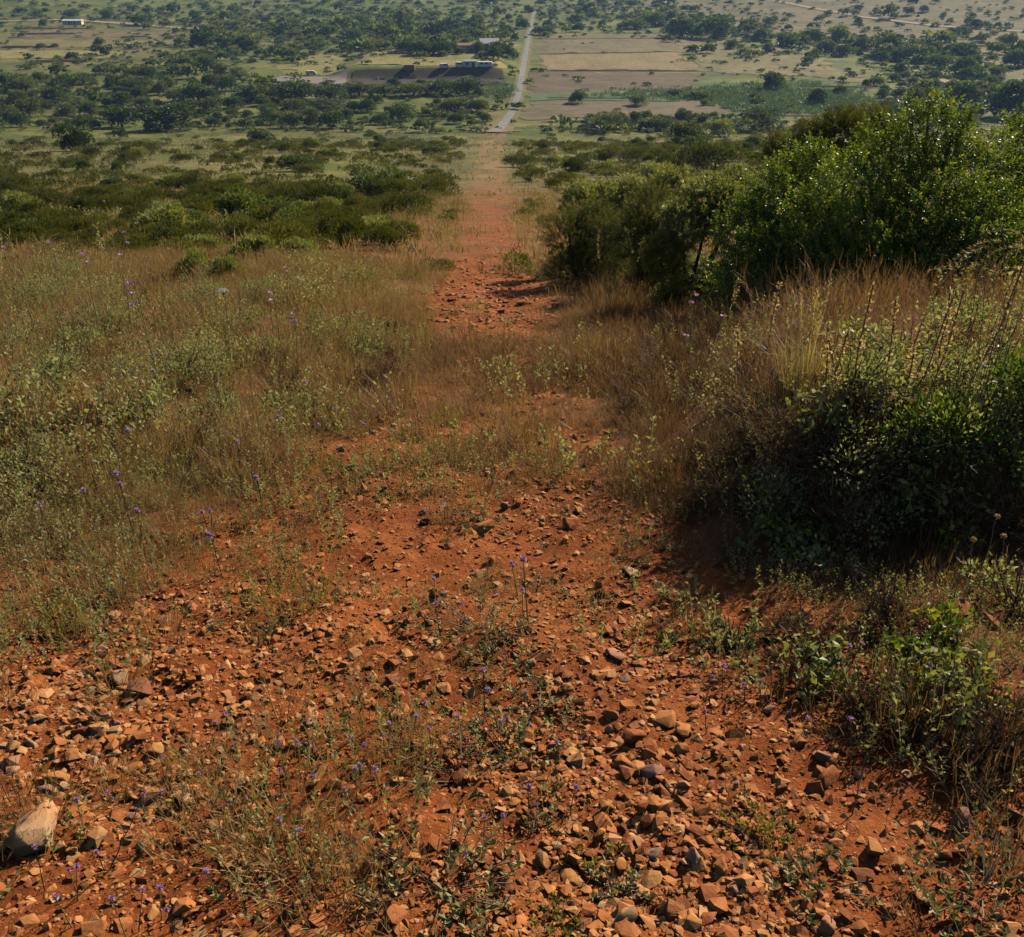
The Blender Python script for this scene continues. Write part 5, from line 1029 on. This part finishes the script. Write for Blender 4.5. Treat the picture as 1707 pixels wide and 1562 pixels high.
MW = plainmat('white_paint', (.58, .57, .54), .45, .08, 2); MGL = plainmat('dark_glass', (.03, .035, .04), .15, .1, 2); MTY = plainmat('tyre', (.02, .02, .02), .8); MRF = plainmat('blue_grey_roof', (.28, .31, .33), .6, .15, 1.5)
MWALL = plainmat('pale_wall', (.36, .36, .34), .9, .15, 1); MRW = plainmat('reddish_wall', (.30, .20, .16), .9, .25, .8); MTILE = plainmat('tile_roof', (.26, .12, .075), .9, .25, 1.2); MRUST = plainmat('rusty_steel', (.20, .09, .05), .8, .3, 1.5); MCR = plainmat('cream_paint', (.62, .52, .32), .6, .1, 2); MWOOD = plainmat('door_wood', (.10, .06, .035), .7)
def house(pp, w_, d_, h_, rh, wall, roof, label, cat='house', rot=0.0, nwin=3, name='house'):
    e = empty(name, at(*pp)); e.rotation_euler = (0, 0, rot); tag(e, label, cat)
    obj('wall', boxm([(-w_ / 2, w_ / 2, -d_ / 2, d_ / 2, -.6, h_)], wall, 'wall'), e)
    ov = .35; me = prism([(-d_ / 2 - ov, 0), (0, rh), (d_ / 2 + ov, 0), (d_ / 2 + ov, -.18), (-d_ / 2 - ov, -.18)], -w_ / 2 - ov, w_ / 2 + ov, roof, 'roof'); r = obj('roof', me, e, (0, 0, h_ + .2)); r.rotation_euler = (0, 0, math.pi / 2)
    for k in range(nwin):
        x = (k - (nwin - 1) / 2) * w_ / (nwin + .3); wn = obj('window', boxm([(x - .55, x + .55, -d_ / 2 - .06, -d_ / 2 + .1, h_ * .42, h_ * .42 + 1.1)], MW, 'window'), e); obj('pane', boxm([(x - .45, x + .45, -d_ / 2 - .09, -d_ / 2 - .03, h_ * .42 + .1, h_ * .42 + 1.0)], MGL, 'pane'), wn)
    x = w_ * .5 / (nwin + .3); obj('door', boxm([(x - .45, x + .45, -d_ / 2 - .08, -d_ / 2 + .1, -.1, 2.05)], MWOOD, 'door'), e)
    return e
def vehicle(pp, L, h, w_, body, label, cat, name, rot=0.0, cab=False):
    e = empty(name, at(*pp)); e.rotation_euler = (0, 0, rot); tag(e, label, cat); z0 = .45
    if cab: prof = [(-L / 2, z0), (L / 2, z0), (L / 2, z0 + (h - z0) * .5), (L / 2 - L * .14, z0 + (h - z0) * .58), (L / 2 - L * .27, h), (-L / 2 + .1, h), (-L / 2, h - .15)]
    else: prof = [(-L / 2, z0 + .2), (-L / 2 + .3, z0), (L / 2 - .3, z0), (L / 2, z0 + .2), (L / 2 - .08, h - .25), (L / 2 - .4, h), (-L / 2 + .3, h), (-L / 2 + .02, h - .3)]
    obj('body', prism(prof, -w_ / 2, w_ / 2, body, 'body'), e)
    for x in ((-L * .28, L * .02) if not cab else (-L * .1, L * .16)): obj('window', boxm([(x, x + L * .2, -w_ / 2 - .02, -w_ / 2 + .05, z0 + (h - z0) * .55, z0 + (h - z0) * .88)], MGL, 'window'), e)
    for sx in (-.3, .3):
        for sy in (-1, 1):
            bm = bmesh.new(); bmesh.ops.create_cone(bm, cap_ends=True, segments=16, radius1=.34, radius2=.34, depth=.22); bmesh.ops.rotate(bm, verts=bm.verts, matrix=Matrix.Rotation(math.pi / 2, 3, 'X')); me = bpy.data.meshes.new('wheel'); bm.to_mesh(me); bm.free(); me.materials.append(MTY); obj('wheel', me, e, (sx * L, sy * (w_ / 2 - .1), .34))
    return e
house((815, 86), 8.5, 7, 3.6, 1.9, MWALL, MRF, 'pale blue grey house with a pitched roof beside the road', rot=.25)
house((782, 87), 10, 5, 2.9, .9, MRW, MTILE, 'long low reddish farm building left of the pale house', 'farm building', rot=-.05, nwin=4, name='farm_building')
house((784, 112), 5, 3.0, 2.2, .5, MW, MRF, 'white canopied cabin in the middle of the trailers on the bank', 'cabin', nwin=2, name='cabin')
vehicle((767, 113), 3.6, 2.2, 2.2, MW, 'white trailer at the left of the canopied cabin', 'trailer', 'trailer')
vehicle((808, 113), 6.4, 2.3, 2.4, MW, 'long white trailer nearest the road on the bank', 'trailer', 'trailer')
vehicle((741, 115), 3.8, 2.1, 1.8, MW, 'white van parked alone left of the trailers', 'van', 'van', .2, True)
vehicle((681, 119), 5.2, 2.5, 2.2, MRUST, 'rusty brown truck on the edge of the dark bank', 'truck', 'truck', 3.14, True)
vehicle((519, 125), 4.2, 1.7, 1.8, MCR, 'cream car parked at the back of the gravel lot', 'car', 'car', .1, True)
for (pp, w_, lab) in [((113, 41), 7.5, 'left white shed of the row on the far rise'), ((122, 41), 7.0, 'middle white shed of the row on the far rise'), ((132, 41), 7.5, 'right white shed of the row on the far rise')]:
    house(pp, w_ * .62, 4, 2.2, .8, MCR, MW, lab, 'shed', nwin=1, name='shed')
# ------------------------------------------------------------------ camera, light, air
cam = bpy.data.cameras.new('camera'); co = bpy.data.objects.new('camera', cam); col.objects.link(co)
cam.sensor_width = 36; cam.sensor_fit = 'HORIZONTAL'; cam.lens = 36 * F_PX / 1707; cam.clip_start = 0.05; cam.clip_end = 9000
co.location = (0, 0, CAM_Z); co.rotation_euler = (math.pi / 2 - PITCH, 0, 0); scn.camera = co
SUN_AZ, SUN_EL = R(42), R(32)          # azimuth clockwise from the way the camera looks
sd = Vector((math.sin(SUN_AZ) * math.cos(SUN_EL), math.cos(SUN_AZ) * math.cos(SUN_EL), math.sin(SUN_EL)))
sl = bpy.data.lights.new('sun', 'SUN'); sl.energy = 5.0; sl.angle = R(0.5); sl.color = (1.0, 0.86, 0.68)
so = bpy.data.objects.new('sun', sl); col.objects.link(so); so.rotation_euler = sd.to_track_quat('Z', 'Y').to_euler(); so.location = (0, 0, 300)
w = bpy.data.worlds.new('World'); scn.world = w; w.use_nodes = True; nt = w.node_tree
bg = nt.nodes['Background']; sky = nt.nodes.new('ShaderNodeTexSky'); sky.sky_type = 'NISHITA'; sky.sun_disc = False
sky.sun_elevation = SUN_EL; sky.sun_rotation = SUN_AZ; nt.links.new(sky.outputs[0], bg.inputs[0]); bg.inputs[1].default_value = 0.05
# haze: one closed box of thin even air round the whole scene
hz = bpy.data.meshes.new('haze'); bm = bmesh.new(); bmesh.ops.create_cube(bm, size=1)
zt = 230.0; zb = -62.0
for v in bm.verts: v.co = Vector((v.co.x * 5600, v.co.y * 2900 + 1320, (zt + zb) / 2 + v.co.z * (zt - zb)))
bm.to_mesh(hz); bm.free()
m, nt2, out = newmat('haze_air'); pv = nt2.nodes.new('ShaderNodeVolumePrincipled'); pv.inputs['Density'].default_value = HAZE; pv.inputs['Color'].default_value = (0.34, 0.58, 1.0, 1); pv.inputs['Anisotropy'].default_value = 0.2
nt2.links.new(pv.outputs[0], out.inputs['Volume']); hz.materials.append(m)
if HAZE > 0: tag(obj('haze', hz), kind='stuff')
else: bpy.data.meshes.remove(hz)
scn.view_settings.view_transform = 'Standard'; scn.view_settings.look = 'None'; scn.view_settings.exposure = 0.88; scn.view_settings.gamma = 1.0
scn.render.engine = 'CYCLES'; scn.cycles.max_bounces = 6; scn.cycles.diffuse_bounces = 0; scn.cycles.glossy_bounces = 2; scn.cycles.transmission_bounces = 3
scn.cycles.volume_bounces = 0; scn.cycles.transparent_max_bounces = 4; scn.cycles.use_denoising = True; scn.cycles.use_adaptive_sampling = True; scn.cycles.adaptive_threshold = 0.02
